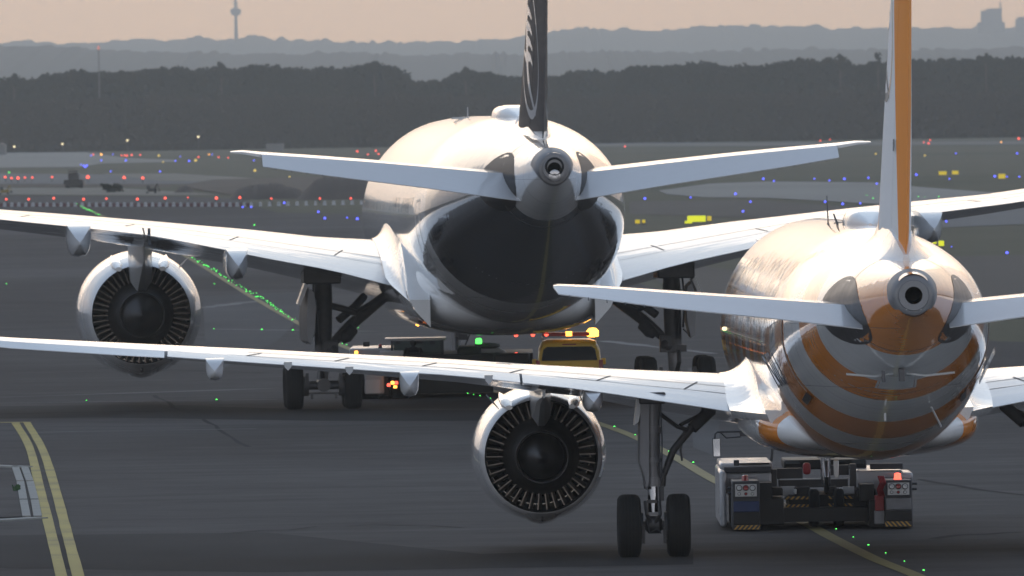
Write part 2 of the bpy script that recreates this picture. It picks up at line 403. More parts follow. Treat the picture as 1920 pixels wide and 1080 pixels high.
M['asphalt_pale'] = ground_mat('pale_asphalt_patch', (.090, .086, .085), (.135, .130, .128), .05, rough=.95, spec=.08, stretch=2)
patch('asphalt_tone', [(-400, 766), (300, 760), (560, 768), (1100, 772), (1100, 790), (600, 790), (200, 784), (-400, 790)], 'asphalt_dark')  # far airliner's shadow and a pavement joint, painted as one dark band
patch('asphalt_tone', [(380, 556), (560, 548), (600, 560), (520, 640), (400, 700), (385, 640)], 'asphalt_pale')
patch('asphalt_tone', [(-400, 1010), (500, 1000), (900, 1040), (1300, 1030), (1300, 1060), (500, 1075), (-400, 1060)], 'asphalt_dark')
patch('asphalt_tone', [(1290, 690), (1345, 700), (1350, 860), (1300, 840)], 'asphalt_pale')
# stone kerb of the small island, bottom left
def kerb_stone(a, b, wid, h):
    A = Vector(gnd(*a)[:2]); B = Vector(gnd(*b)[:2]); d = (B-A).normalized(); n = Vector((-d.y, d.x))*wid/2
    m = MB(); q = [A+n, B+n, B-n, A-n]
    m.loft([[(v.x, v.y, .01) for v in q], [(v.x, v.y, h) for v in q]])
    return m
kg = 'kerb stones along the drain island'
pa = [(28, 876), (38, 905), (44, 940), (50, 972)]; pb = [(46, 878), (56, 905), (65, 940), (71, 972)]
for j, pp in enumerate((pa, pb)):
    P = dense(pp, 1)
    for i in range(len(P)-1):
        A, B = P[i], P[i+1]
        o = kerb_stone((lerp(A[0], B[0], .03), lerp(A[1], B[1], .03)), (lerp(A[0], B[0], .96), lerp(A[1], B[1], .96)), .18, .05).build('kerb_stone', 'kerbst', smooth=0, bevel=.01)
        tag(o, ('pale kerb stone in the inner row of the drain island' if j == 0 else 'pale kerb stone in the outer row beside the double yellow line'), 'kerb stone', kg + (' inner row' if j == 0 else ' outer row'))
for a, b, lb in (((-60, 874), (44, 878), 'long thin pale kerb across the far end of the drain island'), ((-60, 982), (72, 974), 'long thin pale kerb across the near end of the drain island')):
    tag(kerb_stone(a, b, .5, .05).build('kerb', 'kerbst', smooth=0), lb, 'kerb')
drape('island_pavement', G([(-100, 881), (29, 881), (40, 940), (44, 971), (-100, 976)]), 'asphalt', .03)
M['weed'] = mat('weed_green', (.03, .08, .02), .7)
wb = MB(); c0 = gnd(30, 922)
for i in range(60):
    a = random.uniform(0, 6.28); r = random.uniform(.0, .12); h = random.uniform(.03, .12)
    x, y = c0[0]+r*math.cos(a)*.6, c0[1]+r*math.sin(a)*6
    wb.quad((x, y, .03), (x+.03, y+.02, .05), (x+.05*math.cos(a), y+.04, .05+h), (x-.02, y, .04+h))
tag(wb.build('weed', 'weed', smooth=0, recalc=False), 'small green weed growing in the kerb joint at lower left', 'weed')

# ---------------- forest, hills, far buildings
def foliage(name, c1, c2):
    m, t, p = newmat(name)
    g = N(t, 'ShaderNodeNewGeometry'); tc = N(t, 'ShaderNodeTexCoord')
    nz = N(t, 'ShaderNodeTexNoise'); nz.inputs['Scale'].default_value = .12; nz.inputs['Detail'].default_value = 4; t.links.new(tc.outputs['Object'], nz.inputs[0])
    f = mth(t, 'MULTIPLY_ADD', mth(t, 'SUBTRACT', nz.outputs[0], .5), 3.0); f.node.inputs[2].default_value = .5; f.node.use_clamp = True
    c = mixc(t, f, c1, c2)
    c = mixc(t, mth(t, 'MULTIPLY', g.outputs['Random Per Island'], .5), c, tuple(x*1.5 for x in c1))
    t.links.new(c, p.inputs['Base Color']); p.inputs['Roughness'].default_value = .85; p.inputs['Specular IOR Level'].default_value = .15
    return m
M['pine'] = foliage('pine_foliage', (.014, .022, .016), (.028, .030, .022))
M['decid'] = foliage('bare_twigs_foliage', (.030, .027, .022), (.040, .036, .028))
M['bark'] = mat('bark', (.07, .05, .04), .9, noise=.3)
def crown(b, c, rx, rz, n, leaf, flat=.8):
    """cloud of small leaf clumps filling an uneven ellipsoid, denser low, gaps at the rim"""
    lob = [(random.uniform(-.6, .6), random.uniform(-.6, .6), random.uniform(-.5, .55), random.uniform(.35, .7)) for _ in range(6)]
    for i in range(n):
        l = random.choice(lob); th = random.uniform(0, 6.283); u = random.uniform(-1, 1); r = random.random()**.4*l[3]
        s = math.sqrt(1-u*u); x = c[0]+rx*(l[0]+r*s*math.cos(th)); y = c[1]+rx*(l[1]+r*s*math.sin(th)); z = c[2]+rz*(l[2]+r*u*flat)
        a = random.uniform(0, 3.14); e = leaf*random.uniform(.5, 1.3); t = random.uniform(-.9, .9); f = random.uniform(.4, 1)
        dx, dz = math.cos(a)*e, math.sin(a)*e
        b.add([(x-dx, y-t*e*.5, z-dz), (x+dz*f, y+t*e*.4, z-dx*f), (x+dx, y+t*e*.5, z+dz), (x-dz*f, y-t*e*.3, z+dx*f)], [(0, 1, 2, 3)])
back = [(-200, 150), (0, 148), (25, 134), (40, 148), (70, 143), (105, 130), (140, 127), (180, 132), (200, 129), (250, 132), (275, 125), (300, 122), (345, 122), (385, 124), (415, 117), (430, 125), (460, 122), (500, 117), (520, 122), (560, 124), (585, 128), (610, 121), (650, 123), (700, 115), (735, 118), (745, 135), (770, 145), (790, 152), (820, 146), (850, 143), (870, 126), (890, 128), (920, 131), (950, 138), (1000, 145), (1060, 132), (1100, 125), (1140, 133), (1180, 120), (1230, 119), (1280, 117), (1320, 113), (1345, 118), (1400, 118), (1440, 117), (1460, 112), (1500, 106), (1530, 110), (1560, 104), (1590, 106), (1605, 116), (1640, 112), (1670, 112), (1715, 106), (1745, 112), (1770, 105), (1810, 107), (1850, 100), (1880, 106), (1910, 103), (2120, 100)]
wood = MB()
def topz(px, tab, D): 
    py = interp(px, tab)[0]; return at(px, py, D)[2]
for row, (D, dy, n) in enumerate(((2660, 4, 300), (2690, 2, 300), (2740, 0, 370))):
    for i in range(n):
        px = lerp(-900, 2800, (i+random.random())/n)
        x, y, z = at(px, interp(px, back)[0]+dy+random.uniform(0, 5), D+random.uniform(-12, 12))
        rx = random.uniform(1.6, 3.6); rz = random.uniform(1.8, 3.4)
        crown(wood, (x, y, z-rz*.95), rx, rz, 190, .42)
        if row < 2: crown(wood, (x+random.uniform(-2, 2), y-4, z-rz*2.3), rx*1.2, rz*1.2, 110, .7)
# dense interior of the wood, a rough wall of boughs behind the outer clumps
for i in range(1700):
    px = lerp(-900, 2800, random.random()); D = 2720
    x, y, z = at(px, interp(px, back)[0], D); h = random.random()
    zz = lerp(7, z-2.2, h); e = random.uniform(1.2, 2.4)
    wood.add([(x-e, y+random.uniform(-3, 3), zz-e*.6), (x+e*.6, y-1, zz-e), (x+e, y+1, zz+e*.5), (x-e*.4, y+2, zz+e*.9)], [(0, 1, 2, 3)])
b2 = wood.build('pine_wood', 'pine', smooth=0, recalc=False)
tag(b2, 'dark blue grey pine wood forming the skyline behind the airfield', 'wood', kind='stuff')
front = [(-200, 196), (0, 190), (300, 178), (700, 176), (960, 176), (1300, 172), (1700, 168), (1920, 166), (2100, 165)]
fw = MB()
for row, (D, n) in enumerate(((2520, 330), (2560, 370), (2600, 420))):
    for i in range(n):
        px = lerp(-900, 2800, (i+random.random())/n)
        x, y, z = at(px, interp(px, front)[0]+random.uniform(-2, 6)+(2-row)*5, D+random.uniform(-10, 10))
        H = z-7
        crown(fw, (x, y, z-2.0), random.uniform(1.6, 3), 2.4, 90, .36)
        crown(fw, (x+random.uniform(-2, 2), y-2, 7+H*.45), 2.4, H*.42, 110, .5)
        crown(fw, (x+random.uniform(-2, 2), y-4, 8), 2.6, 1.8, 30, .6)
tag(fw.build('young_wood', 'decid', smooth=0, recalc=False), 'lower brownish grey belt of young trees in front of the pine wood', 'wood', kind='stuff')
# single trees standing out of the skyline
for px, py, wpx, lb in ((1646, 97, 13, 'thin bare lone tree poking above the wood left of the orange fin'), (1848, 98, 13, 'dark umbrella shaped pine on the skyline below the far tower block'), (26, 133, 12, 'pointed dark pine at the far left end of the skyline'), (702, 114, 16, 'round topped dark pine at the right end of the highest skyline clump'), (1575, 102, 14, 'broad dark pine on the skyline left of the orange fin'), (873, 125, 13, 'dark pine rising beside the dip in the skyline'), (415, 117, 12, 'dark pine on the skyline just left of the television tower')):
    D = 2640; x, y, z = at(px, py, D); base = 7.0; rt = empty('pine_tree', (x, y, base)); tag(rt, lb, 'tree')
    h = z-base; rx = wpx/2*D/F
    t = MB(); t.tube([(0, 0, 0), (.05, 0, h*.5), (-.05, 0, h*.8), (0, 0, h*.96)], [.28, .2, .13, .05], 7)
    for k in range(7):
        a = random.uniform(0, 6.28); zz = h*random.uniform(.6, .9); t.tube([(0, 0, zz), (rx*.9*math.cos(a), rx*.7*math.sin(a), zz+h*.07)], [.07, .03], 5)
    t.build('trunk', 'bark', rt)
    cr = MB(); crown(cr, (0, 0, h-1.1), rx*1.1, 1.2, 260 if px != 1646 else 90, .24); crown(cr, (0, 0, h-2.6), rx*1.3, 1.1, 200 if px != 1646 else 30, .3)
    cr.build('crown', 'pine', rt, smooth=0, recalc=False)
# hills
M['hillfar'] = foliage('far_hill_woods', (.020, .030, .024), (.035, .045, .035))
M['hillnear'] = foliage('near_hill_woods', (.018, .022, .020), (.050, .050, .045))
def hill(name, D, tab, m, jag, depth, label):
    b = MB(); n = 800; rows = []
    fr = [(0, 0), (.35, .5), (.62, .8), (.8, .93), (.92, .985), (1, 1), (1.5, .7), (2.6, .0)]
    prof = []
    r2 = random.Random(D)
    for i in range(n+1):
        px = lerp(-2000, 3900, i/n); z = at(px, interp(px, tab)[0], D)[2] + r2.uniform(-1, 1)*jag + (r2.random() < .12)*jag*1.6
        prof.append((px, z))
    for k, (fy, fz) in enumerate(fr):
        rows.append([(at(px, 0, D)[0], D+(fy-1)*depth, lerp(-5, z, fz)) for px, z in prof])
    b.loft(rows, closed=False)
    o = b.build(name, m, smooth=40); o['kind'] = 'structure'; return o
hill('far_hills', 13500, [(-400, 82), (0, 81), (70, 79), (110, 82), (200, 81), (240, 76), (280, 72), (300, 78), (360, 72), (385, 69), (420, 76), (470, 72), (500, 69), (520, 75), (600, 76), (660, 80), (750, 81), (850, 78), (880, 77), (950, 75), (970, 70), (1000, 63), (1040, 57), (1100, 54), (1200, 57), (1240, 57), (1300, 52), (1400, 49), (1470, 50), (1530, 52), (1590, 56), (1640, 54), (1720, 53), (1800, 54), (1920, 54), (2400, 52)], 'hillfar', 1.6, 2500, '')
hill('near_hills', 8200, [(-400, 92), (0, 88), (90, 88), (180, 92), (260, 97), (420, 101), (560, 102), (640, 98), (760, 104), (900, 100), (1010, 104), (1100, 96), (1300, 98), (1500, 92), (1700, 96), (1920, 90), (2400, 88)], 'hillnear', .9, 1500, '')
# television tower and tower blocks on the far hills
M['farconc'] = mat('far_concrete', (.10, .11, .12), .8)
D = 13000; x, y, zb = at(443, 80, D); s = D/F
tt = empty('television_tower', (x, y, zb-30)); tag(tt, 'slender television tower with a round pod on the far hills', 'tower')
b = MB(); b.lathe([(0, 5*s), (30, 4*s), (30+34*s, 3.1*s), (30+56*s, 2.7*s), (30+85*s, 2.3*s)], (0, 0, 0), 'z', 20); b.build('shaft', 'farconc', tt)
b = MB(); b.lathe([(30+50*s, 3*s), (30+53*s, 9*s), (30+58*s, 10*s), (30+62*s, 10*s), (30+64*s, 6*s), (30+67*s, 2.5*s)], (0, 0, 0), 'z', 24); b.build('pod', 'farconc', tt)
b = MB(); b.lathe([(30+70*s, 3*s), (30+71*s, 4.2*s), (30+74*s, 4.2*s), (30+75*s, 2.4*s)], (0, 0, 0), 'z', 20); b.build('gallery', 'farconc', tt)
b = MB(); b.lathe([(30+85*s, 1.5*s), (30+112*s, 1.1*s), (30+135*s, .5*s)], (0, 0, 0), 'z', 12, (0, 1)); b.build('antenna', 'farconc', tt)
def block(px0, px1, py0, py1, dep=24):
    x0, y, z1 = at(px0, py0, D); x1, _, z0 = at(px1, py1, D); return (x0, x1, y, z0, z1)
rt = at(1860, 60, D); rt = empty('tower_block', (rt[0], rt[1], rt[2]-15)); tag(rt, 'wide stepped tower block with a mast on the far skyline', 'building')
def bx(rt, name, px0, px1, py0, py1, dep=26, m='farconc', off=0):
    x0, x1, y, z0, z1 = block(px0, px1, py0, py1); b = MB()
    b.box(((x0+x1)/2-rt.location.x, dep/2+off, (z0+z1)/2-rt.location.z), (x1-x0, dep, z1-z0)); return b.build(name, m, rt, smooth=0)
bx(rt, 'tower', 1840, 1879, 20, 72); bx(rt, 'roof_storey', 1850, 1879, 16, 22, 18, off=3); bx(rt, 'wing', 1834, 1885, 42, 72, 30, off=4); bx(rt, 'mast', 1874.5, 1877, 3, 16, 3, off=8)
rt = at(1912, 60, D); rt = empty('tower_block', (rt[0], rt[1], rt[2]-15)); tag(rt, 'tower block cut by the right edge of the photo', 'building')
bx(rt, 'tower', 1905, 1935, 36, 72); bx(rt, 'roof_storey', 1908, 1930, 32, 37, 18, off=3)
# red topped mast over the wood, and a few pale shapes at its foot
x, y, z = at(185, 93, 2600); rt = empty('radio_mast', (x, y, 6.8)); tag(rt, 'thin mast with red top rising above the wood at upper left', 'mast')
b = MB(); h = z-6.8
for k in range(3): b.tube([(.25*math.cos(k*2.1), .25*math.sin(k*2.1), 0), (.12*math.cos(k*2.1), .12*math.sin(k*2.1), h)], .05, 6)
for k in range(18): b.box((0, 0, h*(k+.5)/18), (.4, .4, .04))
b.build('lattice', 'grey', rt); b = MB(); b.lathe([(h, .25), (h+.4, .3), (h+.8, .2)], (0, 0, 0), 'z', 10, (1, 1)); b.build('beacon', emat('beacon_dim_red', (.9, .35, .3), .55), rt)
# haze: the air between here and the hills
b = MB(); b.box((0, 7000, 246), (19000, 16600, 508))
hz = b.build('haze', 'grey', smooth=0)
hm = bpy.data.materials.new('haze'); hm.use_nodes = True; t = hm.node_tree; t.nodes.clear()
pv = N(t, 'ShaderNodeVolumePrincipled'); pv.inputs['Density'].default_value = 1.2e-4
pv.inputs['Color'].default_value = (.74, .87, 1.0, 1); pv.inputs['Anisotropy'].default_value = 0.74
o_ = N(t, 'ShaderNodeOutputMaterial'); t.links.new(pv.outputs[0], o_.inputs['Volume'])
hz.data.materials.clear(); hz.data.materials.append(hm); hz['kind'] = 'stuff'
M['coredark'] = mat('sooty_core_metal', (.045, .043, .045), .4, .5, noise=.35, nscale=3)
# ================================================================ AIRLINERS
def ell(x0, y, zt_, zb_, hw, n=64, e=2.0):
    zc, hz_ = (zt_+zb_)/2, (zt_-zb_)/2; r = []
    for k in range(n):
        a = 2*math.pi*k/n; c, s = math.cos(a), math.sin(a)
        r.append((x0+hw*math.copysign(abs(c)**(2/e), c), y, zc+hz_*math.copysign(abs(s)**(2/e), s)))
    return r
def foil_u(t, zle, zc, zte, tc=.36):
    if t < tc: return zle+(zc-zle)*math.sqrt(max(0, 1-(1-t/tc)**2))
    s = (t-tc)/(1-tc); return zte+(zc-zte)*(1-s**1.75)
def foil_l(t, zle, zl, zte, tl=.38):
    if t < tl: return zle-(zle-zl)*math.sqrt(max(0, 1-(1-t/tl)**2))
    s = (t-tl)/(1-tl); return zte-(zte-zl)*(1-s)**1.25*(1+.25*s)
class Wing:
    """st: rows (x, yLE, yTE, zcrest, zTE, zlow, zdrop) in aircraft axes; left side has x < 0"""
    def __init__(s, st, side): s.st = sorted([(abs(r[0]),)+tuple(r[1:]) for r in st]); s.side = side
    def P(s, ax): return interp(ax, s.st)
    def up(s, ax, t, off=0.0):
        yl, yt, zc, zte, zl, zd = s.P(ax); zle = lerp(zc, zl, .42)
        return (s.side*ax, lerp(yl, yt, t), foil_u(t, zle, zc, zte)+off)
    def lo(s, ax, t, off=0.0):
        yl, yt, zc, zte, zl, zd = s.P(ax); zle = lerp(zc, zl, .42)
        return (s.side*ax, lerp(yl, yt, t), foil_l(t, zle, zl, zte)-off)
    def body(s, t1, xs, name, m, parent):
        ts = [0, .006, .02, .05, .09, .14, .2, .27, .34, .42, .5, .58, .66, .74]; ts = [t for t in ts if t < t1]+[t1]
        rings = [[s.up(x, t) for t in ts]+[s.lo(x, t) for t in ts[::-1][:-1]] for x in xs]
        return MB().loft(rings).build(name, m, parent, smooth=40)
    def panel(s, t0, xs, name, m, parent, drop=False, gap=.012, thick_te=.012):
        rings = []
        for x in xs:
            yl, yt, zc, zte, zl, zd = s.P(x); ch = yl-yt; g = gap/ch
            a = s.up(x, t0+g); b = s.lo(x, t0+g); d = zd if drop else zte
            if drop:
                um = [(a[0], lerp(a[1], yt, k), lerp(a[2], d, k)) for k in (0, .5, 1)]
                lm = [(a[0], yt, d-thick_te), (a[0], lerp(a[1], yt, .5), lerp(b[2], d-.02, .5)-.0), b]
            else:
                um = [s.up(x, lerp(t0+g, 1, k)) for k in (0, .3, .6, .85, 1)]
                lm = [tuple(Vector(s.up(x, 1))-Vector((0, 0, thick_te)))]+[s.lo(x, lerp(1, t0+g, k), thick_te*(1-k)) for k in (.15, .4, .7, 1)]
            rings.append(um+lm)
        return MB().loft(rings).build(name, m, parent, smooth=40)
    def seam(s, b, pts, wid, off=.006):
        wid *= .7
        """dark joint line following the upper skin; pts = (x, t)"""
        P = []
        for (x0, t0), (x1, t1) in zip(pts, pts[1:]):
            n = max(2, int(abs(x1-x0)/.8)+1)
            for k in range(n): P.append((lerp(x0, x1, k/n), lerp(t0, t1, k/n)))
        P.append(pts[-1]); V = [Vector(s.up(x, t, off)) for x, t in P]
        for i in range(len(V)-1):
            d = (V[i+1]-V[i]).normalized(); n = Vector((-d.y, d.x, 0)).normalized()*wid/2
            # sit on the skin on both sides
            q = []
            for v, sg in ((V[i], 1), (V[i+1], 1), (V[i+1], -1), (V[i], -1)):
                p = v+n*sg; q.append(p)
            for j, p in enumerate(q):
                ax = abs(p.x); yl, yt = s.P(ax)[:2]; t = max(0, min(1, (yl-p.y)/(yl-yt))); q[j] = Vector(s.up(ax, t, off)); q[j].x = p.x
            b.quad(*q)
def linx(a, b, n): return [lerp(a, b, k/n) for k in range(n+1)]
def canoe(w, ax, y0, y1, hw, ztop, zbot, cut, parent, m, taper_top=.0):
    """flap track fairing: boat hull, its flat top running down to a pointed tail; y0 front, y1 tail"""
    rings = []
    for f, ww, dz, tz in ((0, .08, .15, 0), (.08, .45, .45, 0), (.22, .8, .8, 0), (.45, 1, 1, 0), (.66, 1, 1, 0), (.78, .98, .985, .02), (.86, .88, .95, .10), (.93, .62, .86, .25), (.98, .3, .72, .42), (1, .06, .60, .52)):
        y = lerp(y0, y1, f); zb = lerp(ztop, zbot, dz); h = hw*ww; zt_ = lerp(ztop, zbot, tz)
        rings.append([(w.side*ax+h*c, y, z) for c, z in ((-1, zt_), (-1, lerp(zt_, zb, .45)), (-.9, lerp(zt_, zb, .75)), (-.6, lerp(zt_, zb, .95)), (0, zb), (.6, lerp(zt_, zb, .95)), (.9, lerp(zt_, zb, .75)), (1, lerp(zt_, zb, .45)), (1, zt_))])
    return MB().loft(rings).build('flap_track_fairing', m, parent, smooth=42)
def wheel(parent, x, y, z, r, w_, name='wheel'):
    b = MB(); h = w_/2
    prof = [(-h*.55, r*.42), (-h*.8, r*.5), (-h, r*.7), (-h*.97, r*.85), (-h*.8, r*.955), (-h*.55, r*.99)]
    for g in (-.42, -.14, .14, .42):
        prof += [(h*(g-.035), r), (h*(g-.03), r-.014), (h*(g+.03), r-.014), (h*(g+.035), r)]
    prof += [(h*.55, r*.99), (h*.8, r*.955), (h*.97, r*.85), (h, r*.7), (h*.8, r*.5), (h*.55, r*.42)]
    b.lathe(prof, (x, y, z), 'x', 40)
    b.mat(1).lathe([(-h*.55, .02), (-h*.6, r*.2), (-h*.45, r*.3), (-h*.55, r*.43)], (x, y, z), 'x', 28).lathe([(h*.55, .02), (h*.6, r*.2), (h*.45, r*.3), (h*.55, r*.43)], (x, y, z), 'x', 28)
    return b.build(name, ['tyre', 'rim'], parent, smooth=32)
def engine(root, x, z, yx, Rm, Rx, core, plug, plen, glen, zwing, m_, n_v=40, side=-1, big=False):
    # turbofan seen from behind: cowl is the part; vanes, core and plug are sub-parts
    m = M['nacelle']
    k = Rm/1.3; c = (x, 0, z)
    e = MB().lathe([(yx, Rx), (yx+.02*k, Rx+.02), (yx+.5*k, Rx+.10*k), (yx+1.1*k, lerp(Rx, Rm, .80)), (yx+1.9*k, Rm*.985), (yx+2.7*k, Rm), (yx+3.5*k, Rm*.97), (yx+4.0*k, Rm*.91), (yx+4.25*k, Rm*.84), (yx+4.2*k, Rm*.79), (yx+3.9*k, Rm*.76)], c, 'y', 72).build('engine', m, root, smooth=60)
    MB().lathe([(yx, Rx), (yx+.02, Rx-.02), (yx+1.6*k, Rm*.80), (yx+2.6*k, Rm*.78), (yx+4.0*k, Rm*.76)], c, 'y', 64).build('duct_liner', 'darkduct', e, smooth=60)
    MB().lathe([(yx+3.0*k, Rm*.77), (yx+2.95*k, .1)], c, 'y', 48).build('fan', 'black', e, smooth=0)
    b = MB(); r0, r1 = core*1.02, Rm*.80
    for i in range(n_v):
        a = 2*math.pi*i/n_v; ca, sa = math.cos(a), math.sin(a); tw = .17*k
        def P(r, dy, da): return (x+r*math.cos(a+da/r), yx+.62*k+dy, z+r*math.sin(a+da/r))
        for sg in (0, 1):
            b.quad(P(r0, -.18*k, 0), P(r1, -.18*k, .0), P(r1, .16*k, .075*k), P(r0, .16*k, .05*k))
            break
        b.quad(P(r0, -.18*k, .022*k), P(r0, .16*k, .072*k), P(r1, .16*k, .10*k), P(r1, -.18*k, .022*k)); b.quad(P(r0, -.18*k, 0), P(r0, -.18*k, .022*k), P(r1, -.18*k, .026*k), P(r1, -.18*k, 0))
    b.build('outlet_vanes', 'vane', e, smooth=0, recalc=False)
    MB().lathe([(yx+2.4*k, core*1.0), (yx+1.2*k, core*1.08), (yx+.4*k, core), (yx-.25*k, core*.82), (yx-.75*k, core*.70), (yx-.74*k, core*.66), (yx+.1*k, core*.60)], c, 'y', 56).build('core_cowl', 'coredark', e, smooth=50)
    MB().lathe([(yx+.3*k, plug*.92), (yx-.2*k, plug), (yx-.6*k, plug*.9), (yx-.6*k-plen*.35, plug*.62), (yx-.6*k-plen*.7, plug*.3), (yx-.6*k-plen, plug*.06), (yx-.6*k-plen-.01, 0.001)], c, 'y', 48).build('exhaust_cone', 'coredark', e, smooth=60)
    MB().lathe([(yx-.3*k, core*.62), (yx-.31*k, plug*.97)], c, 'y', 48).build('core_nozzle', 'black', e, smooth=0)
    # latch fairing below and a strake on the inboard shoulder
    b = MB(); s0 = []
    for (dy, hw, h) in ((0.02, .30*k, .0), (.5*k, .36*k, .05*k), (1.2*k, .34*k, .06*k), (2.0*k, .2*k, .0)):
        rr = interp(dy/k, [(0, Rx), (.5, Rx+.10*k), (1.1, lerp(Rx, Rm, .8)), (1.9, Rm*.985)])[0]+.015
        s0.append([(x+rr*math.sin(t_)*1.0, yx+dy, z-rr*math.cos(t_)-(h if abs(t_) < .01 else h*.6 if abs(t_) < hw/rr*.7 else -.02)) for t_ in (-hw/rr, -hw/rr*.6, 0, hw/rr*.6, hw/rr)])
    b.loft(s0, closed=False).build('latch_fairing', m, e)
    b = MB(); a = R(132 if side < 0 else 48); a2 = R(48 if side < 0 else 132)
    for aa in ((a,) if not big else (a2,)):
        q = [(x+rr*math.cos(aa), yx+yy*k, z+rr*math.sin(aa)) for rr, yy in ((Rm*.96, 1.5), (Rm*1.17, 1.7), (Rm*1.1, 2.6), (Rm*.98, 3.0))]
        q2 = [(p[0]+.02, p[1], p[2]+.02) for p in q]
        b.loft([q, q2]).build('strake', 'seal', e, smooth=0)
    b = MB(); b.tube([(x, yx+.3*k, z-Rx-.05*k), (x, yx+.2*k, z-Rx-.16*k)], .03*k, 8).build('drain_mast', 'strutdark', e)
    # two round bumps beside the pylon
    for s_ in (-1, 1):
        b = MB(); aa = R(90)-s_*R(31 if not big else 24); rr = Rx*1.0
        rings = []
        for dy, q in ((-.02, .55), (.3*k, 1.0), (.8*k, .95), (1.4*k, .5), (1.8*k, .1)):
            cx, cz = x+(rr+.09*k+dy*.16)*math.cos(aa), z+(rr+.09*k+dy*.16)*math.sin(aa)
            rings.append([(cx+.12*k*q*math.cos(t_)*(1.0), yx+dy, cz-.07*k+.08*k*q*math.sin(t_)) for t_ in [2*math.pi*j/16 for j in range(16)]])
        b.loft(rings).build('hinge_fairing', m, e, smooth=60)
    return e
def pylon(root, w, x, z, yx, hw, zfoot, ztail, y_end, Rx, m='grey'):
    """keel shaped pylon with a vertical rear ridge"""
    zt0 = w.lo(abs(x), .3)[2]+.1; yf = yx+3.2
    rings = []
    for y, h, zb_ in ((yf, .3*hw, z+Rx*.9), (yf-1, .8*hw, z+Rx*.75), (yx+1, hw, z+Rx*.55), (yx+.1, hw, zfoot), (yx-.6, hw*.92, zfoot-.03), (lerp(yx, y_end, .55), hw*.6, ztail), (y_end, .03, lerp(ztail, zt0, .5))):
        rings.append([(x-h, y, zt0+.0), (x+h, y, zt0+.0), (x+h, y, lerp(zt0, zb_, .5)), (x+h*.9, y, lerp(zt0, zb_, .8)), (x+h*.35, y, zb_), (x-h*.35, y, zb_), (x-h*.9, y, lerp(zt0, zb_, .8)), (x-h, y, lerp(zt0, zb_, .5))])
    return MB().loft(rings).build('engine_pylon', m, root, smooth=30)
class Fin:
    def __init__(s, tab): s.tab = tab           # rows (z, yLE, yTE, half thickness)
    def hx(s, z, t):
        yl, yt, h = interp(z, s.tab)
        return h*(math.sqrt(max(0, 1-(1-min(1, t/.32))**2)) if t < .32 else (1-((t-.32)/.68)**1.5))
    def pt(s, z, t, sd, off=0): yl, yt, h = interp(z, s.tab); return (sd*(s.hx(z, t)+off), lerp(yl, yt, t), z)
    def pty(s, z, y, sd, off=0): yl, yt, h = interp(z, s.tab); t = max(0, min(1, (yl-y)/(yl-yt))); return s.pt(z, t, sd, off)
    def build(s, root, m, tr=.68):
        zs = [r[0] for r in s.tab]; zz = []
        for a, b in zip(zs, zs[1:]): zz += [lerp(a, b, k/4) for k in range(4)]
        zz.append(zs[-1]); ts = [0, .01, .03, .07, .13, .2, .28, .38, .5, .6, tr]
        f = MB().loft([[s.pt(z, t, -1) for t in ts]+[s.pt(z, t, 1) for t in ts[::-1][:-1]] for z in zz]).build('vertical_fin', m, root, smooth=50)
        z2 = [z for z in zz if z >= s.tab[1][0]-1e-6]; ts = [tr+.006, .76, .84, .92, 1]
        MB().loft([[s.pt(z, t, -1) for t in ts]+[s.pt(z, t, 1, .004) for t in ts[::-1]] for z in z2]).build('rudder', m, f, smooth=50)
        return f
def decal_strip(fin, pts, wid, sd, closed=False):
    """painted line on a fin; pts (y, z)"""
    b = MB(); P = [Vector(p) for p in pts]; n = len(P); q = []
    for i in range(n):
        a = P[(i-1) % n] if closed or i else P[i]; c = P[(i+1) % n] if closed or i < n-1 else P[i]
        d = (c-a).normalized(); nn = Vector((-d.y, d.x)); ww = wid[i] if isinstance(wid, list) else wid
        q.append((P[i]+nn*ww/2, P[i]-nn*ww/2))
    for i in range(n if closed else n-1):
        j = (i+1) % n; b.quad(*[fin.pty(p[1], p[0], sd, .006) for p in (q[i][0], q[j][0], q[j][1], q[i][1])])
    return b
def emblem(fin, parent, yc, zc, r, m, sd, rw):
    ring = [(yc+r*math.cos(a), zc+r*math.sin(a)) for a in [2*math.pi*k/72 for k in range(72)]]
    ww = [rw*(1.0+1.3*max(0, -math.sin(2*math.pi*k/72))**6) for k in range(72)]
    b = decal_strip(fin, ring, ww, sd, True)
    # bird: raised wing of four feathers, long neck sweeping down and aft
    S = lambda pts: [(yc+a*r, zc+c*r) for a, c in pts]
    def add(pts, wd):
        pts = dense(S(pts), 5)
        wl = [lerp(wd[0], wd[1], i/(len(pts)-1))*r for i in range(len(pts))]; bb = decal_strip(fin, pts, wl, sd); b.add(bb.v, bb.f)
    add([(.36, .46), (.34, .10), (.30, -.22)], (.30, .26))
    for k in range(4): add([(.30, .50-.22*k), (-.10, .47-.22*k), (-.46+.04*k, .36-.22*k)], (.17, .05))
    add([(1.0, -.05), (.62, -.14), (.30, -.22)], (.04, .16))
    add([(.34, -.16), (.22, -.48), (-.05, -.74), (-.38, -1.0)], (.26, .07))
    b.build('emblem', m, parent, smooth=0, recalc=False)
def rootloc(fr): return (fr.X0, fr.Y0, 0)

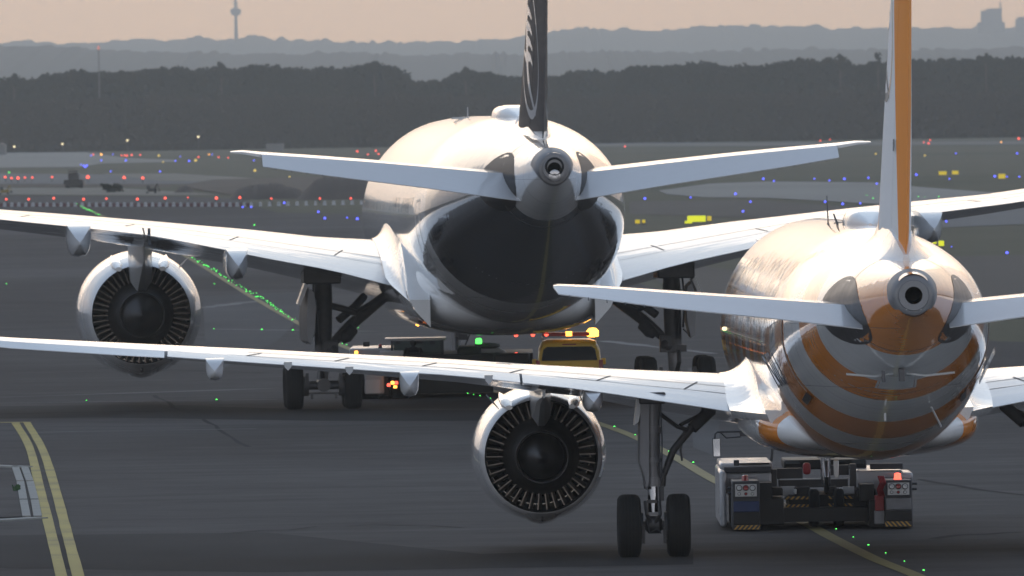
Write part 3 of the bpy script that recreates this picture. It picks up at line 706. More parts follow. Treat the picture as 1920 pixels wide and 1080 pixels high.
def half_moon(tab, y0, y1, sd, zc, hh, m, parent):
    """oval stabiliser seal plate flush with the tail side, dark reflections put into its colour"""
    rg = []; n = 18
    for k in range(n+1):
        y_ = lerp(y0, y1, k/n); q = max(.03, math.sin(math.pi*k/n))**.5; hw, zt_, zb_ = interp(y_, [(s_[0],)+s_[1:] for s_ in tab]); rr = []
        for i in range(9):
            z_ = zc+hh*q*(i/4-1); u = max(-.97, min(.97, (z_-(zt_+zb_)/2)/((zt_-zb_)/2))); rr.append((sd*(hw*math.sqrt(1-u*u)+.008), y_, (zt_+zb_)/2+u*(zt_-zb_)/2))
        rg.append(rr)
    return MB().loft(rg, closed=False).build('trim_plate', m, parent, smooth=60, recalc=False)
M['framewhite'] = mat('door_frame_white', (.80, .80, .80), .4)
M['platerefl'] = mat('trim_plate_reflection', (.055, .05, .05), .35, coat=.15, noise=.3)  # dark reflections at the stabiliser root put into the plate's colour
M['platerefl_far'] = mat('trim_plate_reflection_far', (.02, .018, .018), .4, spec=.2)  # far airliner's plate, its dark reflections likewise held in the base colour
# ---------------------------------------------------------------- near airliner (orange striped)
A = Frame(6.51, 226.0, 0.0171)
nearr = empty('airliner', rootloc(A), A.yaw); tag(nearr, 'nearer narrow body airliner with orange and white hooped stripes, towed away from the camera', 'airliner')
cfg_st = []
tail = [(-21.0, .325, 5.52, 4.78), (-20.2, .50, 5.60, 4.66), (-19.2, .70, 5.68, 4.47), (-18.0, .92, 5.76, 4.22), (-16.5, 1.17, 5.86, 3.90), (-15.0, 1.40, 5.94, 3.58), (-13.0, 1.66, 6.04, 3.15), (-11.0, 1.85, 6.12, 2.74), (-9.0, 1.95, 6.18, 2.34), (-7.0, 1.99, 6.22, 2.03), (-5.0, 2.0, 6.23, 1.91), (17.0, 2.0, 6.23, 1.91), (18.5, 1.9, 6.1, 2.02), (20.0, 1.6, 5.6, 2.3), (21.3, 1.1, 4.9, 2.6), (22.0, .6, 4.2, 3.0), (22.3, .1, 3.7, 3.5)]
st = smoothtab(tail, 5)
def ybot(z): # station where the tail's underside has height z
    for a, b in zip(tail, tail[1:]):
        if a[3] >= z >= b[3]: return lerp(a[0], b[0], (a[3]-z)/(a[3]-b[3]))
def yb_px(py, px=1700):
    y = -12.0
    for _ in range(12): y = ybot(min(4.77, max(2.09, A.L(px, py, y)[2])))
    return y
edges = [yb_px(p) for p in (662, 714, 750, 787, 818, 842)]
stops = [(-24, ORANGE)]; col = WHITE
for e in edges: stops.append((e, col)); col = ORANGE if col == WHITE else WHITE
y = edges[-1]+1.9
while y < 20: stops.append((y, col)); col = ORANGE if col == WHITE else WHITE; y += 1.85
M['stripes'] = paint('striped_livery', stops, (-24, 24), lines=True, dirt=.015, bump=.004)
fus = MB().loft([ell(0, s[0], s[2], s[3], s[1], 72) for s in st], (False, True)).build('fuselage', 'stripes', nearr, smooth=60)
# exhaust of the auxiliary power unit
b = MB(); b.lathe([(.62, .455), (.3, .40), (0, .345), (-.03, .31), (-.035, .27), (-.07, .255), (-.07, .15)], (0, -21.0, 5.15), 'y', 48)
ex = b.build('exhaust_ring', 'apu', nearr, smooth=40)
ex.scale = (1, 1, 1)
MB().lathe([(-.07, .15), (.5, .14), (.52, 0.001)], (0, -21.0, 5.19), 'y', 32).build('exhaust_hole', 'black', ex, smooth=40)
b = MB()
for k in range(7): b.box((-.105+.035*k, -21.045, 4.935+.004*abs(k-3)), (.018, .01, .05 if k % 2 else .07), (0, 0, 0))
b.box((0, -21.042, 4.91), (.27, .008, .012)); b.box((0, -21.042, 4.965), (.27, .008, .012)); b.build('placard', 'lightgrey', ex, smooth=0)
# belly fairing
bf = [(8.5, 1.2, 2.4, 2.1), (7.3, 1.9, 3.0, 1.92), (5.5, 2.14, 3.2, 1.86), (2.0, 2.2, 3.3, 1.84), (-1.0, 2.2, 3.3, 1.85), (-2.5, 2.12, 3.2, 1.89), (-3.8, 1.95, 3.0, 1.96), (-5.0, 1.5, 2.8, 2.06), (-5.8, .9, 2.5, 2.2)]
M['belly_near'] = paint('belly_stripes', [(-24, WHITE), (-4.6, ORANGE), (-3.4, WHITE), (.6, ORANGE), (2.6, WHITE)], (-24, 24))
MB().loft([ell(0, s[0], s[2], s[3], s[1], 64, 2.5) for s in smoothtab([r for r in bf[::-1]], 4)]).build('belly_fairing', 'belly_near', nearr, smooth=60)
# fin
fn = Fin([(5.35, -11.2, -18.3, .36), (5.72, -12.2, -18.62, .285), (8.0, -14.6, -19.75, .235), (10.2, -17.0, -20.85, .17), (11.9, -18.9, -21.7, .11)])
M['stripes_fin'] = paint('striped_fin', [(-24, ORANGE), (-17.95, WHITE), (-14.6, ORANGE), (-12.9, WHITE)], (-24, 24), slant=.24, z0=5.9, dirt=.03, coat=.0, rough=.5, spec=.3, bump=.003)
fin = fn.build(nearr, 'stripes_fin')
M['logo_dark'] = mat('emblem_dark_blue', (.02, .022, .04), .3, coat=.8)
M['logo_white'] = mat('emblem_white', (.62, .63, .66), .3, coat=.8)
for sd in (-1, 1): emblem(fn, fin, -16.95, 10.1, 1.55, 'logo_dark', sd, .07)
def text_mesh(name, s, size, m, parent, M4, ext=.004):
    cu = bpy.data.curves.new(name, 'FONT'); cu.body = s; cu.size = size; cu.extrude = ext; cu.align_x = 'CENTER'
    o = bpy.data.objects.new(name, cu); C.objects.link(o); dg = bpy.context.evaluated_depsgraph_get()
    me = bpy.data.meshes.new_from_object(o.evaluated_get(dg)); bpy.data.objects.remove(o); me.name = name
    me.materials.clear(); me.materials.append(M[m]); o = bpy.data.objects.new(name, me); C.objects.link(o); o.parent = parent; o.matrix_local = M4; return o
def side_M4(p, up, fwd):   # text facing sideways: x axis = fwd, y axis = up
    f = Vector(fwd).normalized(); u = Vector(up).normalized(); n = f.cross(u); m = Matrix((f, u, n)).transposed().to_4x4(); m.translation = Vector(p); return m
text_mesh('fin_marking', '188', .30, 'logo_dark', fin, side_M4((-(fn.hx(7.75, .72)+.02), -18.2, 7.62), (0.03, 0, 1), (.06, 1, 0)) @ Matrix.Rotation(math.pi, 4, 'Y') if False else side_M4((-(fn.hx(7.75, .72)+.03), -18.0, 7.62), (0.03, 0, 1), (-.07, -1, 0)))
# fin root fillet
b = MB(); rg = []
for y_, w_, zt_ in ((-10.2, .12, 6.2), (-11.5, .34, 6.28), (-13.5, .52, 6.36), (-15.5, .54, 6.34), (-17.2, .42, 6.2), (-18.3, .26, 5.98), (-18.7, .1, 5.82)):
    zb_ = interp(y_, [(s[0], s[2]) for s in tail])[0]-.12
    rg.append([(sg*w_*q, y_, lerp(zb_, zt_, h)) for sg, q, h in ((-1, 1.25, -.05), (-1, .85, .25), (-1, .58, .55), (-1, .42, 1), (1, .42, 1), (1, .58, .55), (1, .85, .25), (1, 1.25, -.05))])
b.loft(rg).build('fin_fillet', 'white', fin, smooth=60)
# stabilisers
def stabiliser(root, fr, rows, elev, tiprows, m, hub, side, sm='white'):
    """rows: (px, crest, hinge, te, yLE, yH, yTE) read along the left side"""
    pts = []
    for px, c, h, t, yl, yh, yt in rows:
        xc, _, zc = fr.L(px, c, lerp(yl, yh, .45)); xh, _, zh = fr.L(px, h, yh); xt, _, zt_ = fr.L(px, t, yt)
        pts.append((abs(xh), yl, yh, yt, zc, zh, zt_))
    def ring(r, sd):
        x, yl, yh, yt, zc, zh, z_t = r; th = (yl-yh)*.11
        out = []
        for k in (0, .03, .1, .22, .4, .6, .8, 1): out.append((sd*x, lerp(yl, yh, k), foil_u(k, zc-th*.5, zc, zh, .45)))
        for k in (1, .7, .4, .2, .08): out.append((sd*x, lerp(yl, yh, k), foil_l(k, zc-th*.5, zc-th, zh-th*.55, .4)))
        return out
    s = MB().loft([ring(r, side) for r in pts]).build('horizontal_stabilizer', m, root, smooth=45)
    el = [r for r in pts if elev[0] <= r[0] <= elev[1]]
    rg = []
    for r in el:
        x, yl, yh, yt, zc, zh, z_t = r; th = (yl-yh)*.045; d = Vector((0, yt-yh, z_t-zh)).normalized(); yh2 = yh-.015
        rg.append([(side*x, yh2, zh-.004), (side*x, lerp(yh2, yt, .5), lerp(zh, z_t, .5)+.0), (side*x, yt, z_t), (side*x, yt+.01, z_t-.018), (side*x, lerp(yh2, yt, .5), lerp(zh, z_t, .5)-th*.8), (side*x, yh2+th*.3, zh-th*1.8)])
    e = MB().loft(rg).build('elevator', m, s, smooth=30)
    b = MB()
    for k in range(5):
        r = el[-1]; q = lerp(el[0][0], el[-1][0], .95-.06*k); rr = interp(q, [(u[0],)+tuple(u[1:]) for u in sorted(el)])
        b.tube([(side*q, rr[2]+.02, rr[5]), (side*q, rr[2]-.14, rr[5]-.05)], .008, 5)
    build_each(b, 'static_wick', 'seam', e)
    # root hinge cover at the fuselage
    r = pts[0]; b = MB(); rg = []
    for x_, g in ((r[0]-.03, 1.0), (r[0]-.55, 1.0)):
        rg.append([(side*x_, lerp(r[1], r[2], -.05), r[4]-.25), (side*x_, lerp(r[1], r[2], .3), r[4]+.03), (side*x_, lerp(r[1], r[2], .75), lerp(r[4], r[5], .5)+.05), (side*x_, r[2], r[5]+.02), (side*x_, r[3]+.25, r[6]+.12), (side*x_, r[3]+.3, r[6]-.02), (side*x_, r[2], r[5]-.4), (side*x_, lerp(r[1], r[2], .3), r[4]-.5)])
    return s
rowsN = [(1612, 568, 573, 616, -14.2, -17.3, -18.35), (1440, 556, 561, 596, -15.1, -17.75, -18.6), (1250, 543.5, 548.5, 577, -16.0, -18.1, -18.8), (1120, 535, 539, 560, -16.8, -18.35, -18.9), (1046, 532, 535.5, 551, -17.4, -18.5, -18.95), (1038, 534.5, 536, 540, -18.0, -18.55, -18.9)]
for sd in (-1, 1): stabiliser(nearr, A, rowsN, (.5, 6.16), None, 'tailplane', None, sd)
# wing
def wing_rows(fr, tab, plan):
    rows = []
    for px, c, t, l, d in tab:
        x = 0; yl, yt = 2, -1
        for _ in range(8):
            x = abs(fr.L(px, (c+t)/2, lerp(yl, yt, .7))[0]); yl, yt = interp(x, plan)
        xr, _, zc = fr.L(px, c, lerp(yl, yt, .36)); xt, _, z_t = fr.L(px, t, yt); _, _, zl = fr.L(px, l, lerp(yl, yt, .38)); _, _, zd = fr.L(px, d, yt)
        rows.append((x, yl, yt, zc, z_t, zl, zd))
    return rows
planN = [(1.9, 6.3, -.9), (6.4, 3.9, -.9), (16.9, -1.55, -3.05)]
tabN = [(1415, 703, 781, 799, 781), (1350, 699.5, 769, 788, 769), (1176, 692.5, 743, 760, 743), (1092, 688, 730, 744, 730), (1007, 683.5, 721, 735, 721), (860, 674, 704, 717, 704), (747, 668, 697.5, 708, 697.5), (654, 663.5, 691.5, 700, 691.5), (480, 654.5, 680, 687, 680), (382, 650, 673, 679, 674), (255, 644, 664, 668, 667.5), (0, 632, 645, 648, 651)]
rN = wing_rows(A, tabN, planN)
k = (rN[-1][3]-rN[-4][3])/(rN[-1][0]-rN[-4][0]); last = rN[-1]; dx = 16.9-last[0]
rN.append((16.9, -1.55, -3.05, last[3]+k*dx+.05, last[4]+k*dx*1.2+.03, last[5]+k*dx*1.3+.08, last[6]+k*dx*1.1+.06))
rN.append((1.7,)+rN[0][1:])
def make_wing(root, rows, side, splits, seams, fair, m, tcut=.80, ail=None):
    w = Wing(rows, side); x0 = min(r[0] for r in rows); x1 = max(r[0] for r in rows)
    o = w.body(tcut, linx(x0, x1, 44), 'wing', m, root)
    for nm, a, b_ in splits:
        w.panel(tcut, linx(a, b_, max(3, int((b_-a)/.7))), nm, m, o, drop=(nm == 'aileron'))
    b = MB()
    for pts, wd in seams: w.seam(b, pts, wd)
    if b.f: b.build('panel_joints', 'seam', o, smooth=0, recalc=False)
    return w, o
spoN = [([(2.3, .70), (6.4, .66), (11.5, .64)], .05), ([(2.3, .80), (11.5, .80)], .03)]
for i in range(6):
    x_ = 3.0+1.65*i; spoN.append(([(x_, .66), (x_+.28, .80)], .05))
wl = {}
for sd in (-1, 1):
    w, o = make_wing(nearr, rN, sd, [('flap', 2.15, 6.35), ('flap', 6.4, 13.0), ('aileron', 13.06, 16.6)], spoN, None, 'wing'); wl[sd] = (w, o)
    for px, ht, hb, hw, yf, yr in ((1113, 733, 775, .19, 2.2, -1.25), (768, 701, 745, .185, .6, -1.9), (402, 677, 714, .17, -1.2, -3.1)):
        x_, _, zt_ = A.L(px, ht, yr); _, _, zb_ = A.L(px, hb, yr+.3); canoe(w, abs(x_), yf, yr, hw, zt_+.04, zb_, .18, o, 'wing')
    for px, ht, hb in ((917, 709, 722), (655, 692, 703), (540, 683, 694)):
        x_, _, zt_ = A.L(px, ht, -1.4); _, _, zb_ = A.L(px, hb, -1.4); y_ = interp(abs(x_), planN)[1]
        b = MB(); b.loft([[(w.side*abs(x_)+q*.06, y_+dy, lerp(zt_+.05, zb_, h)) for q, h in ((-1.3, 0), (-1, .6), (0, 1), (1, .6), (1.3, 0))] for dy in (.9, .4, -.12)]).build('hinge_bracket', 'lightgrey', o, smooth=50)
    # sharklet
    b = MB(); P = Vector(w.up(16.9, 0)); rg = []
    for f, dx_, dz_, ch in ((0, 0, 0, 1.5), (.2, .25, .12, 1.4), (.45, .5, .6, 1.1), (1, .8, 2.3, .5)):
        x_ = sd*(16.9+dx_); y0_ = -1.55-1.4*f; z_ = P.z+dz_; rg.append([(x_, y0_, z_), (x_+sd*.05, y0_-ch*.35, z_+.06), (x_, y0_-ch, z_), (x_-sd*.05, y0_-ch*.35, z_-.05)])
    b.loft(rg).build('wing_tip_fence', 'white', o, smooth=50)
    # root fillet: concave skin from wing to body
    b = MB(); rg = []
    for y_ in linx(6.8, -4.2, 14):
        t_ = (6.3-y_)/7.2; tt_ = max(0, min(1, t_)); zw = w.up(2.5, tt_)[2]; ys = y_
        ax = 2.5 if y_ > -.9 else lerp(2.5, 1.9, (-.9-y_)/3.3); zb0 = zw if y_ > -.9 else lerp(zw, 2.75, (-.9-y_)/3.3)
        hh = interp(y_, [(-4.2, .08), (-1.0, .34), (2.0, .46), (5.0, .50), (6.0, .35), (6.8, .05)])[0]
        rr = []
        for k_ in range(9):
            a = math.pi/2*k_/8; rr.append((sd*(ax-(ax-1.93)*math.sin(a)), ys, zb0+.012+hh*(1-math.cos(a))))
        rr = rr+[(sd*1.6, ys, zb0+hh), (sd*1.6, ys, zb0-.35), (sd*(ax-.05), ys, zb0-.12)]
        rg.append(rr)
    b.loft(rg).build('wing_root_fillet', 'white', nearr, smooth=60)
    e_x, _, e_z = A.L(1015, 855, 3.2)
    e_x = abs(e_x)*sd
    engine(nearr, e_x, e_z, 3.2, 1.31, 1.085, .72, .45, .9, 1.0, 3, 'white', n_v=38, side=sd)
    pylon(nearr, w, e_x, e_z, 3.2, .20, e_z+.62, e_z+1.02, -.3, 1.085, 'lightgrey')
# landing gear
def main_gear_near(sd):
    P = lambda px, py, y_=0: (lambda q: (sd*abs(q[0]), q[1], q[2]))(A.L(px, py, y_))
    g = MB(); g.tube([P(1222, 742), P(1222, 800), P(1223, 900)], [.17, .15, .14], 20).tube([P(1222, 800), P(1222, 812)], .19, 20).tube([P(1222, 858), P(1222, 868)], .185, 20).tube([P(1223, 895), P(1223, 912)], .18, 20)
    gear = g.build('main_landing_gear', 'strut', nearr, smooth=40)
    wx = abs(P(1226, 985)[0]); zc = .60
    for s_ in (-1, 1): wheel(gear, sd*wx+s_*.465, 0, zc, .60, .445)
    b = MB(); b.tube([P(1223, 905), P(1225, 960)], .095, 16); b.build('piston', 'chrome', gear)
    b = MB(); b.tube([(sd*wx-.42, 0, zc), (sd*wx+.42, 0, zc)], .085, 14).lathe([(-.16, .10), (-.1, .17), (.1, .17), (.16, .10)], (sd*wx, 0, zc+.02), 'x', 20)
    for s_ in (-1, 1): b.tube([(sd*wx+s_*.20, 0, zc), (sd*wx+s_*.26, 0, zc)], .26, 24); b.box((sd*wx+s_*.2, -.2, zc-.18), (.06, .1, .3))
    b.build('axle', 'strutdark', gear, smooth=40)
    b = MB(); b.tube([P(1241, 900, .1), P(1262, 845, .2), P(1298, 800, .4)], [.055, .07, .075], 10).tube([P(1298, 803, .4), P(1333, 768, .6)], [.11, .12], 12).tube([P(1243, 888, .1), P(1241, 912, .1)], .07, 10)
    b.build('side_brace', 'strutdark', gear, smooth=40)
    b = MB(); b.tube([P(1236, 775, .05), P(1270, 800, .2), P(1288, 806, .3)], .04, 8).tube([P(1275, 797, .3), P(1312, 778, .5)], .035, 8).tube([P(1283, 806, .3), P(1276, 845, .2), P(1279, 864, .2)], .02, 6)
    b.build('lock_link', 'strutdark', gear, smooth=40)
    b = MB(); b.box(P(1240, 925), (.10, .16, .28)).box(P(1222, 940), (.18, .3, .06)).tube([P(1210, 940, -.12), P(1213, 965, -.25), P(1222, 985, -.1)], .035, 8).tube([P(1236, 940, -.12), P(1238, 965, -.25), P(1226, 985, -.1)], .035, 8)
    b.build('torque_link', 'strutdark', gear, smooth=40)
    b = MB()
    for dx_, z0_, z1_ in ((-.165, 3.0, 1.3), (.16, 2.9, 1.5), (.12, 3.0, .9)): b.tube([(sd*wx+dx_, -.08, z0_), (sd*wx+dx_*1.1, -.12, (z0_+z1_)/2), (sd*wx+dx_, -.08, z1_)], .014, 6)
    b.tube([P(1212, 975, -.2), P(1218, 999, -.25), P(1232, 992, -.25), P(1240, 1000, -.2)], .012, 6)
    b.build('hydraulic_lines', 'seam', gear)
    q = [P(1197, 752), P(1213, 752), P(1213, 900), P(1209, 918), P(1204, 890), P(1196, 866)]
    b = MB(); b.loft([[(p[0], .62-0*p[1], p[2]) for p in q], [(p[0]+sd*.02, .58, p[2]) for p in q]]); b.add([(p[0]+.0, -.5, p[2]) for p in q], [])
    MB().loft([[(p[0], .25, p[2]) for p in q], [(p[0]-sd*.035, -.28, p[2]) for p in q]]).build('gear_door', 'grey', gear, smooth=20)
    q = [P(1193, 748), P(1203, 752), P(1196, 790), P(1188, 797)]
    MB().loft([[(p[0], .3, p[2]) for p in q], [(p[0]+.01, -.2, p[2]) for p in q]]).build('hinged_door', 'lightgrey', gear, smooth=20)
    b = MB(); z_ = P(1222, 748)[2]; b.box((sd*wx, .1, z_+.02), (.5, .9, .22)); b.build('wheel_well_beam', 'strutdark', gear, bevel=.03)
for sd in (-1, 1): main_gear_near(sd)
# nose gear, held by the tug
b = MB(); b.tube([(0, 15.0, 2.2), (0, 15.0, .9)], [.11, .10], 16); ngo = b.build('nose_landing_gear', 'chrome', nearr)
for s_ in (-1, 1): wheel(ngo, s_*.25, 15.0, .42, .38, .22)
b = MB(); b.tube([(0, 14.8, 1.35), (0, 14.55, 1.05), (0, 14.8, .75)], .05, 8).box((0, 14.7, 1.55), (.34, .2, .25)).tube([(-.2, 14.7, 1.85), (.2, 14.7, 1.85)], .07, 10).box((.2, 14.7, 1.2), (.1, .12, .35)); b.build('steering_unit', 'metal', ngo, bevel=.01)
b = MB(); b.box((-.42, 15.0, 1.75), (.03, 1.1, .5)).box((.42, 15.0, 1.75), (.03, 1.1, .5)); build_each(b, 'nose_gear_door', 'stripes', ngo)
# body details
def surf(tail, y_, ang, off=.0):
    hw, zt_, zb_ = interp(y_, [(s[0],)+s[1:] for s in tail]); return ((hw+off)*math.cos(ang), y_, (zt_+zb_)/2+((zt_-zb_)/2+off)*math.sin(ang))
def skin_patch(tail, y0, y1, a0, a1, off=.006, n=10, ny=4):
    return [[surf(tail, lerp(y0, y1, j/ny), lerp(a0, a1, i/n), off) for i in range(n+1)] for j in range(ny+1)]
def door_frame(tail, y0, y1, a0, a1, wd, da):
    b = MB()
    for (ya, yb, aa, ab) in ((y0, y0+wd, a0, a1), (y1-wd, y1, a0, a1), (y0, y1, a0, a0+da), (y0, y1, a1-da, a1)):
        b.loft(skin_patch(tail, ya, yb, aa, ab, .012), closed=False)
    return b
for sd in (-1, 1):
    a0, a1 = (R(180-8), R(180+40)) if sd < 0 else (R(8), R(-40))
    d = MB().loft(skin_patch(tail, -10.85, -9.95, a0, a1, .02), closed=False).build('cabin_door', 'stripes', fus, smooth=60, recalc=False)
    door_frame(tail, -10.9, -9.9, a0, a1, .10, (a1-a0)*.06).build('door_frame', 'framewhite', fus, recalc=False)
    MB().loft(skin_patch(tail, -10.9, -9.9, a1, a1+(a1-a0)*.09, .03), closed=False).build('door_sill', 'metal', fus, recalc=False)
    b = MB()
    for k in range(40):
        y_ = 15.5-.53*k*1.35
        if y_ < -9.5: break
        aa = R(180-12) if sd < 0 else R(12); b.loft(skin_patch(tail, y_-.12, y_+.12, aa-.07, aa+.07, .008, 4, 2), closed=False)
    build_each(b, 'cabin_window', 'glass', fus, recalc=False)
    p = Vector(surf(tail, -8.9, R(180+26) if sd < 0 else R(-26), .03)); q = Vector(surf(tail, -8.1, R(180+26) if sd < 0 else R(-26), .03))
    up = (Vector(surf(tail, -8.5, R(180+10) if sd < 0 else R(-10), .03))-Vector(surf(tail, -8.5, R(180+40) if sd < 0 else R(-40), .03)))
    text_mesh('registration', 'NIU', .95, 'logo_dark', fus, side_M4(p, up, (p-q) if sd < 0 else (q-p)))
b = MB(); b.loft(skin_patch(tail, -15.4, -14.3, R(270-12), R(270+12), .015), closed=False); b.build('access_hatch', 'lightgrey', fus, recalc=False)
door_frame(tail, -15.5, -14.2, R(270-14), R(270+14), .08, R(1.6)).build('hatch_frame', 'white', fus, recalc=False)
b = MB(); z_ = interp(-15.9, [(s[0], s[3]) for s in tail])[0]
for s_ in (-1, 1): b.tube([(s_*.12, -15.9, z_-.06), (s_*.45, -16.0, z_-.10), (s_*.95, -16.1, z_-.07+.02)], .02, 6)
b.build('trim_rail', 'lightgrey', fus)
b = MB(); b.box((-.3, -16.1, z_-.1), (.06, .2, .2)).box((.02, -16.1, z_-.08), (.1, .2, .22)).box((-.62, -17.5, 4.33), (.16, .2, .05)); build_each(b, 'tail_probe', 'seal', fus, bevel=.01)
b = MB(); z_ = interp(-11.5, [(s[0], s[3]) for s in tail])[0]; b.tube([(.75, -11.9, z_+.18), (.95, -11.3, z_-.18)], .018, 6).tube([(-.1, -12.3, z_+.1), (-.1, -12.3, z_-.04)], .02, 6); b.build('drain_mast', 'lightgrey', fus)
for sd in (-1, 1): half_moon(tail, -15.3, -18.7, sd, 4.85, .60, 'platerefl', fus)
# satcom dome, antennas
def dome(root, cx, y0, y1, hw, h, zb, m, name='antenna_dome'):
    rg = []
    for f, q in ((0, .05), (.08, .55), (.2, .85), (.4, 1), (.65, .95), (.85, .7), (1, .1)):
        y_ = lerp(y0, y1, f); rg.append([(cx+hw*q*math.copysign(abs(math.cos(a))**.65, math.cos(a)), y_, zb+h*(q**.6)*math.sin(a)**.55) for a in [math.pi*k/20 for k in range(21)]])
    return MB().loft(rg).build(name, m, root, smooth=60)
x0_, _, zb_ = A.L(1597, 447, -2); x1_, _, zt_ = A.L(1655, 412, -2)
dome(nearr, .12, .6, -3.2, .42, .36, 6.17, 'white')
b = MB(); x_, _, z_ = A.L(1526, 378, 4); x_ = 0*x_-.0; b.tube([(-.35, 4, 6.15), (-.37, 4.03, 6.75)], [.015, .008], 6).box((-.35, 4, 6.2), (.05, .5, .03)); b.build('whip_antenna', 'seal', nearr)
b = MB(); b.loft([[(-.25, 2.4, 6.15), (-.21, 2.4, 6.15), (-.21, 2.0, 6.15), (-.25, 2.0, 6.15)], [(-.35, 2.0, 6.42), (-.33, 2.0, 6.42), (-.33, 1.8, 6.42), (-.35, 1.8, 6.42)]]); b.build('blade_antenna', 'seal', nearr)
b = MB(); b.lathe([(0, .12), (.02, .1), (.03, .04)], (-.15, 3.6, 6.22), 'z', 16, (0, 1)); b.build('vent_cover', 'seal', nearr)
# exterior lights
b = MB(); b.lathe([(-.04, .035), (.04, .04), (.07, .02)], (-2.02, 14.5, 4.06), 'y', 10, (1, 1)); b.build('runway_light', 'e_warm', nearr)
# skin joints round the tail
b = MB()
for y_ in (-9.2, -13.75, -17.55):
    b.loft(skin_patch(tail, y_-.02, y_+.02, 0, 2*math.pi, .003, 60, 1), closed=False)
build_each(b, 'skin_joint', 'grey', fus, recalc=False)
# ---------------------------------------------------------------- far airliner (dark tail, wide body)
B = Frame(-.38, 356.0, 0.0524)
farr = empty('airliner', rootloc(B), B.yaw); tag(farr, 'farther wide body airliner with dark tail fin and dark band under its white tail cone', 'airliner')
tailF = [(-30.0, .43, 7.55, 6.64), (-28.5, .72, 7.68, 6.20), (-26.8, .98, 7.80, 5.82), (-25.0, 1.28, 7.93, 5.45), (-23.0, 1.62, 8.06, 4.98), (-21.0, 1.98, 8.19, 4.52), (-19.0, 2.32, 8.31, 4.08), (-17.0, 2.62, 8.42, 3.66), (-15.0, 2.84, 8.50, 3.28), (-13.0, 2.97, 8.56, 2.96), (-11.0, 3.04, 8.60, 2.72), (-9.0, 3.06, 8.62, 2.60), (-7.0, 3.06, 8.62, 2.56), (24.0, 3.06, 8.62, 2.56), (27.0, 2.9, 8.3, 2.65), (30.0, 2.3, 7.4, 3.0), (32.2, 1.4, 6.2, 3.6), (33.3, .5, 5.2, 4.3), (33.6, .1, 4.8, 4.6)]
stF = smoothtab(tailF, 5)
def ypx(py, px, lo, hi, tab, fr):
    y = (lo+hi)/2
    for _ in range(20):
        z = fr.L(px, py, y)[2]
        for a, b in zip(tab, tab[1:]):
            if a[3] >= z >= b[3]: y = lerp(a[0], b[0], (a[3]-z)/(a[3]-b[3])); break
    return y
yc0 = ypx(410, 1043, -30, -20, tailF, B); yc1 = ypx(567, 975, -20, -8, tailF, B)
M['dark_tail'] = paint('white_body_dark_tail', [(-32, (.72, .725, .73)), (yc0, NAVY), (yc1, (.72, .725, .73))], (-32, 40), lines=True, dirt=.015, bump=.004)
fusF = MB().loft([ell(0, s[0], s[2], s[3], s[1], 80) for s in stF], (False, True)).build('fuselage', 'dark_tail', farr, smooth=60)
b = MB(); b.lathe([(1.0, .60), (.5, .53), (0, .445), (-.05, .40), (-.06, .31), (-.3, .30), (-.3, .19)], (0, -30.0, 7.1), 'y', 48)
exF = b.build('exhaust_ring', 'apu', farr, smooth=40)
MB().lathe([(-.31, .20), (-.34, .23), (-.30, .26), (.6, .19), (.62, .001)], (0, -30.0, 7.17), 'y', 32).build('exhaust_hole', 'black', exF, smooth=40)
b = MB(); b.lathe([(-.315, .16), (-.33, .10), (-.32, .001)], (0, -30.0, 6.93), 'y', 24); b.build('drain_cover', 'metal', exF)
bfF = [(-9.2, 1.2, 4.0, 2.62), (-8.0, 2.0, 4.2, 2.42), (-6.0, 2.75, 4.6, 2.24), (-3.0, 3.15, 4.9, 2.16), (2.0, 3.35, 5.0, 2.13), (8.0, 3.35, 5.0, 2.13), (12.0, 3.1, 4.8, 2.2), (14.5, 2.3, 4.4, 2.4), (16.0, 1.3, 4.0, 2.7)]
bfo = MB().loft([ell(0, s[0], s[2], s[3], s[1], 64, 2.4) for s in smoothtab(bfF, 4)]).build('belly_fairing', 'white_far', farr, smooth=60)
fnF = Fin([(7.5, -16.2, -24.3, .56), (8.15, -17.2, -25.0, .40), (10.5, -19.7, -26.6, .29), (13.5, -23.0, -28.6, .20), (16.8, -26.6, -30.6, .14)])
M['fin_navy'] = paint('dark_blue_fin', [(0, (.020, .019, .022))], coat=.0, rough=.5, spec=.3, bump=.003)
finF = fnF.build(farr, 'fin_navy')
for sd in (-1, 1): emblem(fnF, finF, -23.2, 10.55, 1.95, 'logo_white', sd, .11)
b = MB()
for sd in (-1, 1): b.loft([[fnF.pt(7.92+dz, t, sd, .02) for t in linx(.0, 1, 24)] for dz in (0, .22)], closed=False)
b.build('fin_base_band', 'lightgrey', finF, smooth=50, recalc=False)
b = MB(); rg = []
for y_, w_, zt_ in ((-15.0, .2, 8.6), (-16.5, .5, 8.6), (-19, .66, 8.52), (-22, .6, 8.3), (-24.2, .42, 8.05), (-25.1, .15, 7.95)):
    zb_ = interp(y_, [(s[0], s[2]) for s in tailF])[0]-.15
    rg.append([(sg*w_*q, y_, lerp(zb_, zt_, h)) for sg, q, h in ((-1, 1.2, -.05), (-1, .85, .2), (-1, .6, .5), (-1, .46, 1), (1, .46, 1), (1, .6, .5), (1, .85, .2), (1, 1.2, -.05))])
b.loft(rg).build('fin_fillet', 'white_far', finF, smooth=60)
rowsF = [(972, 319, 325, 377, -19.5, -25.3, -27.0), (920, 317.5, 323.5, 370, -20.3, -25.6, -27.1), (800, 307, 313, 353, -22.2, -26.3, -27.6), (690, 298, 303.5, 339, -23.8, -27.0, -28.0), (580, 290, 295.5, 325, -25.4, -27.6, -28.5), (491, 284.5, 289.5, 312, -26.7, -28.1, -28.8), (455, 281.5, 285, 296, -27.4, -28.4, -28.95), (432, 283.5, 285, 287, -28.3, -28.75, -29.0)]
M['stab_far'] = M['white_far']
